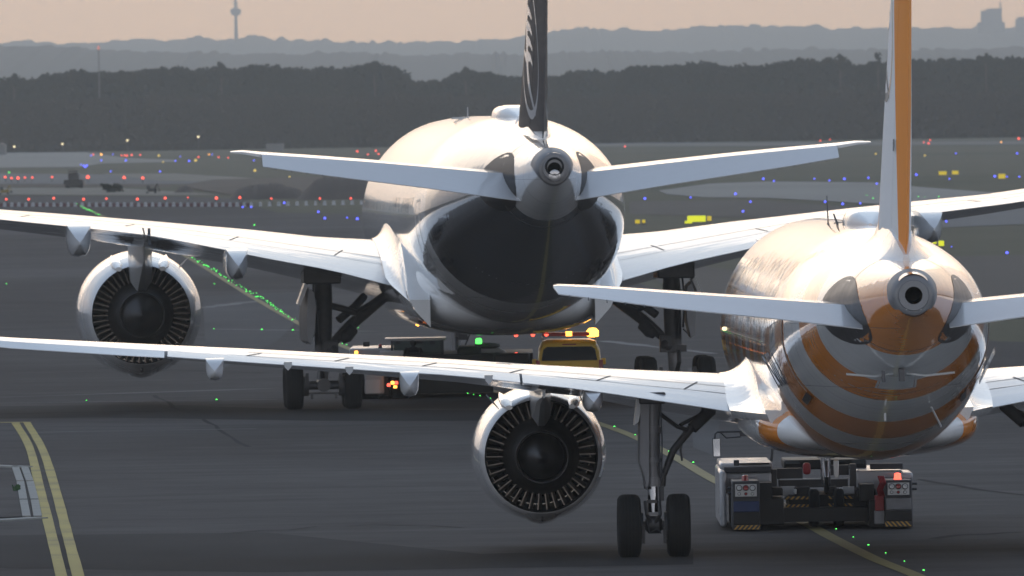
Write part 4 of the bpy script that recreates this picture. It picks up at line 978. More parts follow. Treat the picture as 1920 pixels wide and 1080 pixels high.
for sd in (-1, 1): stabiliser(farr, B, rowsF, (.7, 8.07), None, 'tailplane', None, sd)
planF = [(2.9, 12.2, -3.4), (10.6, 7.0, -2.6), (29.5, -5.6, -9.2), (32.2, -9.0, -11.6)]
tabF = [(728, 449.5, 537, 561, 537), (612, 444.5, 506.5, 533, 506.5), (475, 430, 481, 502, 481), (400, 424, 465, 489, 465), (280, 413.5, 441.5, 466, 441.5), (140, 402.5, 425.5, 447, 425.5), (0, 392.5, 411.5, 430, 411.5)]
rF = wing_rows(B, tabF, planF)
ex_ = []
a_, b_ = rF[-3], rF[-1]; kk = [(b_[i]-a_[i])/(b_[0]-a_[0]) for i in range(7)]
for x_ in (20.0, 25.0, 29.5, 32.2):
    d_ = x_-b_[0]; yl, yt = interp(x_, planF); z1 = b_[4]+kk[4]*d_+.004*d_*d_; th = lerp(.62, .12, (x_-15)/17.2); rF.append((x_, yl, yt, z1+th*.55, z1, z1-th*.45, z1))
rF.append((2.6,)+rF[0][1:])
spF = [([(3.4, .74), (10.6, .68), (20, .66)], .07), ([(3.4, .82), (16, .80)], .035)]
for i in range(4): spF.append(([(4.6+3.1*i, .70), (4.9+3.1*i, .80)], .06))
for sd in (-1, 1):
    w, o = make_wing(farr, rF, sd, [('flap', 3.3, 10.55), ('flap', 10.6, 20.5), ('aileron', 20.6, 29)], spF, None, 'wing')
    for px, ht, hb, hw, yf, yr in ((447, 469, 527, .33, 4.0, -4.6), (149, 424, 483, .36, 1.5, -5.4)):
        x_, _, zt_ = B.L(px, ht, yr); _, _, zb_ = B.L(px, hb, yr+.5); canoe(w, abs(x_), yf, yr, hw, zt_+.05, zb_, .32, o, 'wing')
    canoe(w, 19.5, -1.5, -7.6, .28, w.up(19.5, 1)[2]+.03, w.up(19.5, 1)[2]-.75, .2, o, 'wing')
    b = MB(); x_ = 10.45; p = w.up(x_, 1); b.loft([[(sd*(x_-.06), p[1]+.6, p[2]-.1), (sd*(x_-.06), p[1]+.3, p[2]+.2), (sd*(x_-.06), p[1]-.15, p[2]-.3)], [(sd*(x_+.02), p[1]+.6, p[2]-.1), (sd*(x_+.02), p[1]+.3, p[2]+.2), (sd*(x_+.02), p[1]-.15, p[2]-.3)]]).build('flap_end_plate', 'seam', o, smooth=0)
    # root fillet
    b = MB(); rg = []
    for y_ in linx(13.0, -7.5, 18):
        t_ = max(0, min(1, (12.2-y_)/15.6)); zw = w.up(3.8, t_)[2]
        ax = 3.5 if y_ > -3.4 else lerp(3.5, 2.95, (-3.4-y_)/4.1); z0_ = zw if y_ > -3.4 else lerp(zw, 3.2, (-3.4-y_)/4.1)
        hh = interp(y_, [(-7.5, .1), (-3.4, .8), (4, .95), (10, .8), (12, .4), (13, .05)])[0]
        rr = [(sd*(ax-(ax-3.0)*math.sin(math.pi/2*k/8)), y_, z0_+.015+hh*(1-math.cos(math.pi/2*k/8))) for k in range(9)]
        rr += [(sd*2.4, y_, z0_+hh), (sd*2.4, y_, z0_-.7), (sd*(ax-.1), y_, z0_-.2)]
        rg.append(rr)
    b.loft(rg).build('wing_root_fillet', 'white_far', farr, smooth=60)
    q = B.L(265, 590, 8.0)
    exx = abs(q[0])*sd
    engine(farr, exx, q[2], 8.0, 1.93, 1.50, .98, .80, 1.0, 1.0, 3, 'white_far', n_v=46, side=sd, big=True)
    pylon(farr, w, exx, q[2], 8.0, .36, q[2]+.72, q[2]+1.15, 3.0, 1.50, 'lightgrey')
def main_gear_far(sd):
    P = lambda px, py, y_=0: (lambda q: (sd*abs(q[0]), q[1], q[2]))(B.L(px, py, y_))
    ym = 1.0; g = MB(); g.tube([P(606, 515, ym), P(606, 560, ym), P(606, 655, ym), P(607, 668, ym)], [.24, .27, .25, .30], 20)
    gear = g.build('main_landing_gear', 'strutdark', farr, smooth=40)
    wx = abs(P(607, 730, 0)[0]); r = .70
    for y_ in (0, 2.04):
        for s_ in (-1, 1): wheel(gear, sd*wx+s_*.87, y_, r, r, .52)
    b = MB(); b.tube([P(607, 665, ym), (sd*wx, ym, r+.15)], .17, 16); b.build('piston', 'strut', gear)
    b = MB(); b.tube([(sd*wx, -.15, r), (sd*wx, 2.2, r)], .17, 14).tube([(sd*wx-.8, 0, r), (sd*wx+.8, 0, r)], .11, 12).tube([(sd*wx-.8, 2.04, r), (sd*wx+.8, 2.04, r)], .11, 12).box((sd*wx, 0, r-.22), (1.1, .1, .06)).tube([(sd*wx, -.25, r+.02), (sd*wx, -.12, r+.02)], .2, 16)
    for s_ in (-1, 1): b.tube([(sd*wx+s_*.45, 0, r), (sd*wx+s_*.62, 0, r)], .30, 20).box((sd*wx+s_*.5, -.28, r+.2), (.1, .12, .38)).box((sd*wx+s_*.36, -.2, r-.3), (.08, .08, .16))
    b.build('bogie_beam', 'strutdark', gear, smooth=40)
    b = MB(); b.tube([P(622, 645, ym), P(655, 612, 1.3), P(700, 573, 2), P(735, 545, 2.4)], [.13, .17, .17, .15], 12).tube([P(640, 640, ym), P(648, 632, 1), P(660, 617, 1.2)], [.1, .2, .2], 10)
    b.build('side_brace', 'strutdark', gear, smooth=40)
    b = MB(); b.tube([P(615, 572, ym), P(640, 578, 1.2), P(668, 587, 1.3)], .10, 10).tube([P(635, 600, 1.2), P(665, 575, 1.5), P(682, 556, 2)], .12, 10).tube([P(668, 584, 1.3), P(696, 568, 1.6)], .06, 8).tube([P(670, 590, 1.3), P(655, 625, 1.2), P(650, 638, 1.2)], .035, 6)
    b.build('lock_link', 'strutdark', gear, smooth=40)
    b = MB(); b.box(P(620, 655, .6), (.45, .4, .5)).tube([P(618, 660, .5), P(628, 655, .3)], .14, 10).box(P(600, 664, .6), (.5, .3, .2)).tube([P(600, 670, .4), P(603, 690, -.1), P(606, 712, .4)], .07, 8)
    b.build('torque_link', 'strutdark', gear, bevel=.02)
    b = MB()
    b.tube([P(588, 530, .6), P(586, 575, .5), P(590, 625, .5)], .03, 6).tube([P(592, 560, .6), P(598, 640, .6)], .025, 6).tube([P(590, 628, .5), P(574, 645, .5)], .02, 6).tube([P(590, 583, .6), P(600, 585, .6)], .05, 6)
    b.build('hydraulic_lines', 'seam', gear)
    q = [P(570, 540), P(579, 548), P(583, 575), P(581, 615), P(575, 645), P(568, 640), P(565, 600)]
    MB().loft([[(p[0], 2.2, p[2]) for p in q], [(p[0]-sd*.12, -1.0, p[2]) for p in q]]).build('gear_door', 'grey', gear, smooth=20)
    q = [P(570, 530), P(576, 536), P(562, 572), P(556, 570)]
    MB().loft([[(p[0], .6, p[2]) for p in q], [(p[0]+.01, -.5, p[2]) for p in q]]).build('hinged_door', 'lightgrey', gear, smooth=20)
    b = MB(); z_ = P(606, 522, 1)[2]; b.box((sd*wx, 1, z_+.1), (1.1, 2.6, .5)); b.build('wheel_well_beam', 'strutdark', gear, bevel=.05)
for sd in (-1, 1): main_gear_far(sd)
b = MB(); b.tube([(0, 27.5, 2.8), (0, 27.5, .8)], [.17, .15], 16); ngF = b.build('nose_landing_gear', 'strut', farr)
for s_ in (-1, 1): wheel(ngF, s_*.36, 27.5, .55, .53, .4)
b = MB(); b.box((0, 27.2, 2.2), (.6, .3, .35)).box((.2, 27.1, 1.7), (.3, .2, .3)).tube([(-.35, 27.1, 1.95), (.42, 27.1, 1.95)], .10, 10).tube([(0, 27.2, 1.6), (0, 26.8, 1.2), (0, 27.2, .8)], .07, 8).tube([(.2, 27.1, 2.2), (.5, 27.1, 1.9), (.25, 27.1, 1.3)], .03, 6); b.build('steering_unit', 'strutdark', ngF, bevel=.02)
q0 = B.L(938, 214, -11); 
dome(farr, .02, -6.2, -12.6, .62, .46, 8.47, 'white_far')
b = MB(); q = B.L(877, 217, 8); b.box((q[0]-.15, 8, 8.60), (.65, .9, .06)).tube([(q[0], 8, 8.6), (q[0], 8, 8.93)], [.02, .012], 6); b.build('blade_antenna', 'lightgrey', farr)
b = MB()
for y_ in (-11.8, -17.8, -25.2):
    b.loft(skin_patch(tailF, y_-.02, y_+.02, 0, 2*math.pi, .004, 70, 1), closed=False)
build_each(b, 'skin_joint', 'grey', fusF, recalc=False)
for sd in (-1, 1):
    b = MB()
    for k in range(34):
        y_ = 22-.98*k
        if -2 > y_ > -4: continue
        aa = R(180-10) if sd < 0 else R(10); b.loft(skin_patch(tailF, y_-.15, y_+.15, aa-.05, aa+.05, .01, 4, 2), closed=False)
    build_each(b, 'cabin_window', 'glass', fusF, recalc=False)
    a0, a1 = (R(180-10), R(180+22)) if sd < 0 else (R(10), R(-22))
    door_frame(tailF, -13.4, -12.2, a0, a1, .07, (a1-a0)*.04).build('cabin_door', 'lightgrey', fusF, recalc=False)
b = MB()
for dx, l in ((-.7, .12), (-.35, .1), (.0, .08), (.3, .14), (.55, .1)): b.box((dx*.9, -25.9, 5.69+abs(dx)*.04), (l, .1, .03))
build_each(b, 'drain_slot', 'seam', fusF, smooth=0)
for sd in (-1, 1): half_moon(tailF, -22.4, -27.2, sd, 6.75, .82, 'platerefl_far', fusF)
b = MB(); b.lathe([(-.02, .10), (-.09, .07), (-.12, .02)], (-2.3, 3, 2.50), 'z', 12, (0, 1)); b.build('belly_light', 'e_amber', bfo)
for x_ in (.4, .9, 1.3):
    b = MB(); b.lathe([(-.02, .07), (-.07, .05), (-.09, .01)], (x_, -1.5, 2.17), 'z', 10, (0, 1)); b.build('belly_light', 'e_red', bfo)
# ================================================================ TUGS AND VAN
def pxbox(b, x0, y0, x1, y1, D, dep, org, off=0):
    """box whose near face fills a pixel rectangle at distance D"""
    a = Vector(at(x0, (y0+y1)/2, D)); c = Vector(at(x1, (y0+y1)/2, D)); zt_ = at((x0+x1)/2, y0, D)[2]; zb_ = at((x0+x1)/2, y1, D)[2]
    b.box(((a.x+c.x)/2-org[0], D+dep/2+off-org[1], (zt_+zb_)/2-org[2]), (abs(c.x-a.x), dep, abs(zt_-zb_))); return b
def hazard(name, x0, y0, x1, y1, D, org, parent, n=7, lean=1):
    b = MB(); a = Vector(at(x0, y1, D)); c = Vector(at(x1, y1, D)); z1 = at((x0+x1)/2, y0, D)[2]; z0 = at((x0+x1)/2, y1, D)[2]
    b.mat(0).box(((a.x+c.x)/2-org[0], D-org[1], (z0+z1)/2-org[2]), (c.x-a.x, .02, z1-z0))
    W_ = (c.x-a.x)/n; h = z1-z0; sh = h*.9*lean
    for i in range(n):
        xl = a.x+i*W_+(.1*W_ if lean > 0 else .35*W_)
        q = [(xl, z0), (xl+W_*.45, z0), (min(c.x, xl+W_*.45+sh), z1), (min(c.x, max(a.x, xl+sh)), z1)]
        b.mat(1).add([(max(a.x, min(c.x, x_))-org[0], D-.013-org[1], z_-org[2]) for x_, z_ in q], [(0, 1, 2, 3)])
    return b.build(name, ['seam', 'hazyellow'], parent, smooth=0, recalc=False)
M['hazyellow'] = mat('hazard_yellow', (.52, .30, .05), .5)
M['tugwhite'] = mat('tug_white', (.42, .43, .45), .3, coat=.5, noise=.12)
M['tugdark'] = mat('tug_dark', (.014, .014, .015), .55, noise=.4)
M['tuggrey'] = mat('tug_grey', (.065, .065, .07), .5, noise=.3)
M['tugblue'] = mat('tug_blue', (.02, .04, .12), .45, noise=.3)
M['tugred'] = mat('tug_red', (.28, .02, .025), .45, noise=.3)
M['plate'] = mat('silver_plate', (.55, .56, .57), .35, .3)
M['lens'] = mat('clear_lens', (.65, .66, .66), .15, coat=1)
M['lensred'] = mat('red_lens', (.35, .03, .03), .2, coat=1)
O = (at(1531, 1000, 240)[0], 243.5, 0)
tug = empty('aircraft_tug', O); tag(tug, 'low white tug with grey lamp panels under the nose of the orange striped airliner', 'tug')
def part(name, m, rects, parent=tug, org=O, bevel=.015, D0=239.6):
    b = MB()
    for r in rects: pxbox(b, r[0], r[1], r[2], r[3], D0+(r[4] if len(r) > 4 else 0), r[5] if len(r) > 5 else .6, org)
    if name in ('chassis', 'body', 'side_pod', 'cab_frame'): return b.build(name, m, parent, bevel=bevel, smooth=30)
    return build_each(b, name, m, parent, bevel=bevel, smooth=30)[0]
body = part('chassis', 'tugdark', [(1424, 936, 1470, 984, .5, 5), (1440, 952, 1650, 978, .8, 4), (1480, 928, 1640, 958, 1.5, 3), (1630, 938, 1668, 988, .3, 5), (1424, 905, 1448, 940, .6, 1.2), (1612, 908, 1640, 940, .6, 1.2)])
part('side_pod', 'tugwhite', [(1350, 868, 1449, 882, 2.5, 4), (1353, 886, 1447, 925, 2.2, 4), (1350, 884, 1362, 988, .8, 5.5)], bevel=.05)
part('side_pod', 'tugwhite', [(1606, 882, 1693, 925, 2.2, 4), (1690, 886, 1712, 900, 1.0, 2)], bevel=.05)
part('top_band', 'seam', [(1358, 875.5, 1446, 886.5, 2.15, .4), (1632, 869, 1693, 880, 2.15, .4), (1376, 863, 1386, 873.5, 2.0, .2), (1385, 868, 1443, 871, 2.45, .1)])
part('rear_box', 'tuggrey', [(1372, 902, 1425, 992, .0, 2.5)], bevel=.03); part('rear_box', 'tuggrey', [(1660, 900, 1711, 989, .0, 2.5)], bevel=.03)
part('blue_panel', 'tugblue', [(1375.5, 940, 1424, 960, -.03, .05)]); part('lower_panel', 'tugdark', [(1375.5, 961, 1424, 984, -.03, .05), (1661, 958, 1710, 977, -.03, .05)])
part('side_panel', 'tugred', [(1641, 929, 1658, 958, .1, .4)]); part('grey_panel', 'grey', [(1662, 934, 1709, 956, -.03, .05), (1640, 958, 1659, 983, .05, .4)])
for x0 in (1378.5, 1664.5):
    y_ = 909 if x0 < 1500 else 906; lp = part('lamp_panel', 'seam', [(x0-4, y_-5, x0+44, y_+26, -.04, .05)], bevel=.0)
    part('plate', 'plate', [(x0, y_-1, x0+40.5, y_+22, -.055, .03)], parent=lp, bevel=0)
    for k in range(3):
        for (yy, rr) in ((y_+6, 4.6), (y_+17, 2.5)):
            q = at(x0+7.5+12.5*k, yy, 239.54); s_ = 240/F
            b = MB(); b.lathe([(0, rr*s_), (-.02, rr*s_), (-.035, rr*s_*.8), (-.03, .001)], (q[0]-O[0], q[1]-O[1], q[2]), 'y', 20)
            b.mat(1).lathe([(.003, rr*s_*1.25), (-.015, rr*s_*1.25), (-.015, rr*s_*1.02)], (q[0]-O[0], q[1]-O[1], q[2]), 'y', 20)
            b.build('round_lamp', ['lensred' if (k == 1) else 'lens', 'seam'], lp)
for x0, on in ((1397, 0), (1683, 1)):
    q = at(x0, 899 if not on else 895, 239.9); b = MB(); b.lathe([(-.09, .075), (-.03, .075), (0, .07), (.07, .065), (.09, .03), (.09, .001)], (q[0]-O[0], q[1]-O[1], q[2]), 'z', 16)
    b.build('beacon', 'e_red' if on else 'lensred', tug)
    b = MB(); pxbox(b, x0-12, 903 if not on else 900, x0+12, 908 if not on else 904, 239.7, .4, O); b.build('beacon_bracket', 'lightgrey', tug, bevel=.01)
hazard('hazard_stripe', 1375, 985, 1426, 993, 239.55, O, tug, 6); hazard('hazard_stripe', 1659, 977.5, 1711, 987, 239.55, O, tug, 6, -1)
for r in ((1471, 931, 1519, 936.5), (1473, 946, 1519, 951)): hazard('hazard_stripe', *r, 240.9, O, tug, 5)
for r in ((1553, 930, 1601, 935.5), (1553, 944, 1601, 949.5)): hazard('hazard_stripe', *r, 240.9, O, tug, 5, -1)
part('rear_wall', 'tuggrey', [(1457, 878, 1505, 898, 2.8, .2), (1548, 872, 1592, 891, 2.8, .2), (1460, 899, 1590, 914, 2.6, .3), (1446, 880, 1457, 925, 2.4, .3), (1594, 870, 1606, 922, 2.4, .3)])
part('rear_rail', 'lightgrey', [(1462, 897, 1592, 899.5, 2.4, .1), (1464, 912, 1490, 930, 2.2, .1), (1580, 912, 1602, 926, 2.2, .1)], bevel=.005)
part('clamp_arm', 'tugdark', [(1490, 914, 1520, 930, 1.6, 1.2), (1548, 913, 1570, 928, 1.6, 1.2), (1425, 915, 1468, 930, 1.0, 1.0), (1605, 916, 1642, 930, 1.0, 1.0)], bevel=.03)
part('clamp_wheel', 'plate', [(1488, 917, 1494, 927, 1.5, .1), (1574, 914, 1581, 925, 1.5, .1)]); part('red_bottle', 'tugred', [(1506, 868, 1520, 890, 2.5, .3)], bevel=.05)
b = MB()
for dx in (0, 3, -3, 6): b.tube([at(1650+dx, 893, 239.6), at(1654+dx, 905, 239.5), at(1648+dx, 918, 239.6), at(1652+dx, 930, 239.7)], .018, 6)
b.v = [(v[0]-O[0], v[1]-O[1], v[2]) for v in b.v]; build_each(b, 'hose', 'tugred', tug)
b = MB()
for py in (907, 917): b.tube([at(1708, py, 239.8), at(1719, py-.2, 239.8)], .025, 8)
for py in (915, 925): b.tube([at(1364, py, 239.8), at(1376, py-.2, 239.8)], .025, 8)
b.v = [(v[0]-O[0], v[1]-O[1], v[2]) for v in b.v]; build_each(b, 'handle', 'seam', tug)
part('cab', 'tugdark', [(1470, 862, 1625, 880, 4.2, 2.5)], bevel=.04); part('cab_window', 'glass', [(1474, 864, 1500, 870, 4.15, .1), (1565, 862, 1620, 870, 4.15, .1)], bevel=0)
for px0, px1, pb in ((1377, 1430, 1004.5), (1668, 1708, 999.0)):
    a = at(px0, pb, 240); c = at(px1, pb, 240); b = MB(); wr = .46
    b.lathe([(-.5*(c[0]-a[0]), wr*.6), (-.5*(c[0]-a[0]), wr*.93), (-.42*(c[0]-a[0]), wr), (.42*(c[0]-a[0]), wr), (.5*(c[0]-a[0]), wr*.93), (.5*(c[0]-a[0]), wr*.6)], ((a[0]+c[0])/2-O[0], 240.6-O[1], wr), 'x', 32, (1, 1)); b.build('tyre', 'tyre', tug)
    b = MB(); b.lathe([(-.5*(c[0]-a[0]), wr*.6), (-.5*(c[0]-a[0]), wr*.93), (-.42*(c[0]-a[0]), wr), (.42*(c[0]-a[0]), wr), (.5*(c[0]-a[0]), wr*.93), (.5*(c[0]-a[0]), wr*.6)], ((a[0]+c[0])/2-O[0], 245.5-O[1], wr), 'x', 32, (1, 1)); b.build('tyre', 'tyre', tug)
# mirror on its arm, reaching out from the cab
b = MB(); Pm = lambda px, py: tuple(Vector(at(px, py, 246.5))-Vector(O))
b.tube([Pm(1450, 820), Pm(1398, 816), Pm(1397, 812), Pm(1388, 809), Pm(1345, 810), Pm(1341, 814), Pm(1340, 822)], .022, 8).tube([Pm(1388, 809), Pm(1388, 819), Pm(1362, 821), Pm(1350, 810)], .018, 8).tube([Pm(1450, 822), Pm(1446, 865)], .03, 8)
b.box(Pm(1394, 814), (.12, .08, .09)); arm = b.build('mirror_arm', 'seam', tug)
b = MB(); q = [Pm(1335, 822), Pm(1351, 821), Pm(1352, 857), Pm(1337, 857.5)]
b.loft([q, [(p[0], p[1]+.06, p[2]) for p in q]]); mi = b.build('mirror_housing', 'seam', arm, bevel=.01)
q = [Pm(1336.8, 823.5), Pm(1349.7, 822.5), Pm(1350.4, 855.5), Pm(1338.4, 856)]
b = MB(); b.quad(*[(p[0], p[1]-.008, p[2]) for p in q]); b.build('mirror_glass', 'chrome', arm, smooth=0)
# far tug
O2 = (at(825, 745, 368)[0], 372.0, 0)
tug2 = empty('aircraft_tug', O2); tag(tug2, 'white tug with glazed cab and green lamp in front of the dark tailed airliner', 'tug')
def part2(name, m, rects, bevel=.03, parent=tug2): return part(name, m, rects, parent, O2, bevel, 368.0)
part2('chassis', 'tugdark', [(702, 706, 730, 742, .3, 6), (728, 664, 1000, 712, 1.2, 7), (742, 700, 925, 737, 1.0, 6)])
part2('body', 'tugwhite', [(655, 653, 738, 672, 1.5, 5), (683, 672, 720, 739, .0, 3)], bevel=.06)
part2('body_panel', 'lightgrey', [(685, 712, 713, 738, -.03, .05)], bevel=.01)
part2('equipment_box', 'lightgrey', [(712, 658, 756, 668, .8, 1.0)]); part2('gauge_panel', 'seam', [(681, 641, 693, 650, 1.0, .2)], bevel=0)
b = MB(); q = [at(*p, 370.5) for p in ((880, 662), (893, 648), (928, 646), (956, 664))]; b.loft([[(v[0]-O2[0], v[1]-O2[1], v[2]) for v in q], [(v[0]-O2[0], v[1]-O2[1]+3, v[2]-.1) for v in q]]); b.build('hood', 'tugwhite', tug2, bevel=.05)
part2('engine_box', 'tugdark', [(857, 650, 902, 680, 1.5, 3), (925, 662, 994, 684, .8, 3)], bevel=.08)
b = MB(); q = at(916, 648, 369.5); b.lathe([(-.09, .2), (-.03, .36), (.04, .36), (.08, .2), (.09, .001)], (q[0]-O2[0], q[1]-O2[1], q[2]), 'z', 24); b.build('radar_dome', 'tuggrey', tug2)
cab = part2('cab_frame', 'seam', [(733, 637, 737, 672, 1.4, .1), (826, 637, 832, 672, 1.4, .1), (733, 668, 832, 672, 1.4, 1.8), (733, 637, 737, 670, 3.1, .1), (826, 637, 832, 670, 3.1, .1)], bevel=0)
part2('cab_roof', 'tugwhite', [(721, 634, 836, 638.5, 1.2, 2.2)], bevel=.02, parent=cab)
M['tint'] = mat('tinted_glass', (.25, .31, .31), .05); M['tint'].node_tree.nodes['Principled BSDF'].inputs['Transmission Weight'].default_value = .6; M['tint'].node_tree.nodes['Principled BSDF'].inputs['IOR'].default_value = 1.05
part2('rear_window', 'tint', [(737.5, 639, 826, 668, 3.15, .03)], bevel=0, parent=cab)
part2('seat', 'tugdark', [(762, 655, 790, 671, 1.9, .5)], bevel=.08, parent=cab)
part2('sun_blind', 'seam', [(742, 639.5, 750, 645, 3.0, .05), (780, 639.5, 792, 644, 3.0, .05), (806, 639.5, 815, 646, 3.0, .05)], bevel=0, parent=cab)
for px, py, m in ((897.5, 640, 'e_green'), (968, 664, 'e_red'), (713, 648, 'lensred'), (668, 661, 'e_amber'), (729, 722, 'e_red'), (736, 718, 'e_amber'), (741, 725, 'e_amber'), (743, 718, 'e_red')):
    q = at(px, py, 367.6 if py > 700 else 369); r = {'e_green': .10}.get(m, .055)
    b = MB(); b.lathe([(-r, r*.5), (-r*.6, r), (r*.6, r), (r, r*.5), (r, .001)], (q[0]-O2[0], q[1]-O2[1], q[2]), 'z', 14, (1, 0)); b.mat(1).lathe([(-r*1.5, r*1.2), (-r*.8, r*1.2)], (q[0]-O2[0], q[1]-O2[1], q[2]), 'z', 14, (1, 1)); b.build('lamp', [m, 'seam'], tug2)
for px in (694, 750):
    for dy in (0.6, 5.2):
        a = at(px, 750, 368); b = MB(); b.lathe([(-.3, .3), (-.3, .52), (-.24, .57), (.24, .57), (.3, .52), (.3, .3)], (a[0]-O2[0], 368+dy-O2[1], .57), 'x', 28, (1, 1)); b.build('tyre', 'tyre', tug2)
# driver
dv = at(775, 655, 370.2); drv = empty('person', (dv[0], 370.1, at(775, 671, 370.1)[2])); tag(drv, 'driver in dark jacket seen from behind sitting in the far tug cab', 'person')
s = .0165
b = MB(); prof = [(0, .17, .12), (.12, .19, .13), (.3, .23, .14), (.38, .22, .12), (.42, .12, .09), (.45, .06, .06), (.48, .055, .06), (.52, .085, .10), (.58, .10, .115), (.65, .095, .105), (.70, .05, .05)]
b.loft([[(hw*math.cos(a), dw*math.sin(a), z_*.78) for a in [2*math.pi*k/20 for k in range(20)]] for z_, hw, dw in prof])
for s_ in (-1, 1): b.tube([(s_*.2, 0, .29), (s_*.25, .1, .16), (s_*.2, .32, .12)], [.055, .048, .035], 10)
M['jacket'] = mat('dark_jacket', (.03, .03, .035), .8); b.build('body', 'jacket', drv, smooth=60)
# yellow van
D3 = 361.0; O3 = (at(1068, 700, D3)[0], D3+2, 0); van = empty('follow_me_van', O3); tag(van, 'yellow airport van with roof light bar and lit amber beacon', 'van')
M['vanyellow'] = mat('van_yellow', (.80, .52, .03), .3, coat=.5, noise=.05)
hw = .97; H_ = 1.86; V = []
def vsec(y_, hb, htop, zt_, z0=.28):
    return [(-hb, y_, z0), (-hb-.03, y_, .75), (-hb, y_, 1.05), (-htop-.05, y_, zt_-.28), (-htop+.06, y_, zt_-.06), (-htop+.25, y_, zt_), (htop-.25, y_, zt_), (htop-.06, y_, zt_-.06), (htop+.05, y_, zt_-.28), (hb, y_, 1.05), (hb+.03, y_, .75), (hb, y_, z0)]
vb = MB().loft([vsec(-2.05, hw-.03, hw-.12, H_-.10), vsec(-1.9, hw, hw-.1, H_), vsec(.5, hw, hw-.1, H_), vsec(1.0, hw, hw-.13, H_-.1), vsec(1.7, hw, hw-.05, 1.2), vsec(2.3, hw-.03, hw-.1, 1.0)]).build('body', 'vanyellow', van, smooth=40, bevel=.02)
b = MB(); z1, z0 = H_-.20, H_-.62; q = [(-hw+.13, -2.06, z0), (hw-.13, -2.06, z0), (hw-.19, -2.06, z1-.08), (hw-.3, -2.06, z1), (-hw+.3, -2.06, z1), (-hw+.19, -2.06, z1-.08)]
b.loft([q, [(p[0], -2.09, p[2]) for p in q]]).build('rear_window', 'glass', vb, bevel=.008)
b = MB(); b.box((0, -2.08, H_-.13), (.42, .03, .035)); b.build('brake_light', 'lensred', vb)
b = MB()
for s_ in (-1, 1): b.tube([(s_*(hw-.16), -1.7, H_+.0), (s_*(hw-.16), -1.6, H_+.06), (s_*(hw-.16), .4, H_+.06), (s_*(hw-.16), .5, H_)], .02, 8)
build_each(b, 'roof_rail', 'metal', van)
b = MB(); b.box((0, -1.0, H_+.16), (1.62, .3, .12)); lb_ = b.build('light_bar', 'lensred', van, bevel=.03)
b = MB(); b.box((0.0, -1.0, H_+.17), (.20, .31, .14)); b.build('centre_lamp', 'e_amber', lb_, bevel=.02)
b = MB(); b.lathe([(-.13, .1), (-.1, .18), (.06, .18), (.14, .1), (.15, .001)], (.72, -1.0, H_+.19), 'z', 16, (1, 0)); b.build('beacon', emat('lamp_amber_bright', (1.0, .45, .06), 5), lb_)
b = MB(); b.tube([(-.05, -.6, H_), (-.05, -.6, H_+.55)], .008, 6); b.build('aerial', 'seam', van)
for s_ in (-1, 1):
    b = MB(); b.box((s_*(hw-.02), -2.07, 1.0), (.12, .05, .5)); b.build('tail_light', 'lensred', vb, bevel=.01)
    b = MB(); b.box((s_*(hw+.08), .7, 1.15), (.14, .1, .2)); b.build('mirror', 'vanyellow', van, bevel=.03)
    for y_ in (-1.35, 1.5): wheel(van, s_*(hw-.12), y_, .33, .33, .22)
b = MB(); b.box((0, -2.1, .45), (1.7, .14, .2)); b.build('bumper', 'tugdark', van, bevel=.03)
# ================================================================ AIRFIELD LIGHTS, BARRIERS, MACHINES
def lamp_mesh(name, rpx, D, m, flat=False):
    r = rpx*D/F; b = MB(); h = r*(.55 if flat else 1)
    b.lathe([(0, r*1.1), (h*.3, r*1.0), (h*1.0, r*.95), (h*1.5, r*.7), (h*1.85, r*.3), (h*1.9, .001)], (0, 0, 0), 'z', 12, (1, 0))
    b.mat(1).lathe([(-.04, r*1.25), (0, r*1.2), (h*.12, r*1.1)], (0, 0, 0), 'z', 12, (1, 0))
    return b, r
cache = {}
LN = {'e_green': 'green', 'e_blue': 'blue', 'e_red': 'red', 'e_amber': 'amber', 'e_warm': 'warm white', 'e_yellow': 'yellow'}
def lights(pts, m, name, label, group, rpx=1.6, up=0.0, cat='light'):
    for i, p in enumerate(pts):
        px, py = p[0], p[1]; rp = rpx*(p[2] if len(p) > 2 else 1)*random.uniform(.65, 1.25)
        x, y, z = gnd(px, py+rp)
        b, r = lamp_mesh(name, rp, y, m, m == 'e_green'); o = b.build(name, [m, 'lamp_off'], smooth=50); o.location = (x, y, z+.05+up)
        if up:   # short mast
            bb = MB(); bb.tube([(0, 0, -up-.05), (0, 0, 0)], .05, 6); bb.build('post', 'lamp_off', o)
        tag(o, label if len(pts) == 1 or group else label, cat, group)
lights([(1568, 995.5), (1600, 1011), (1628.5, 1025.5), (1661, 1041), (1696, 1056.5), (1732, 1073)], 'e_green', 'centreline_light', 'green inset light beside the yellow line in the lower right foreground', 'green centreline lights in the foreground', 1.9)
lights([(1152, 802), (1191, 818), (1255, 848.5), (1300, 869.5)], 'e_green', 'centreline_light', 'green inset light on the yellow line right of the near engine', 'green centreline lights behind the near wheels', 1.5)
lights([(877, 739.5), (888, 742), (900, 744), (919, 749)], 'e_green', 'centreline_light', 'green inset light above the near engine under the striped airliner wing', 'green lights above the near engine', 1.5)
run = [(362, 486), (375, 493), (385, 498), (396, 505), (404, 509), (412, 515), (424, 521), (437, 530), (447, 536), (457, 541), (466, 547), (474, 551), (484, 557), (492, 561), (502, 568), (510, 573), (517, 578), (524, 583), (534, 591), (545, 597), (556, 603)]
pts = []
for (a, b_) in zip(run, run[1:]):
    for k in range(4): pts.append((lerp(a[0], b_[0], k/4)+random.uniform(-2.5, 2.5), lerp(a[1], b_[1], k/4)+random.uniform(-3, 2.2), random.uniform(.5, 1.25)))
lights(pts, 'e_green', 'centreline_light', 'one of the crowded green lights in the bright line left of the far landing gear', 'crowded green lights along the yellow line', 1.15)
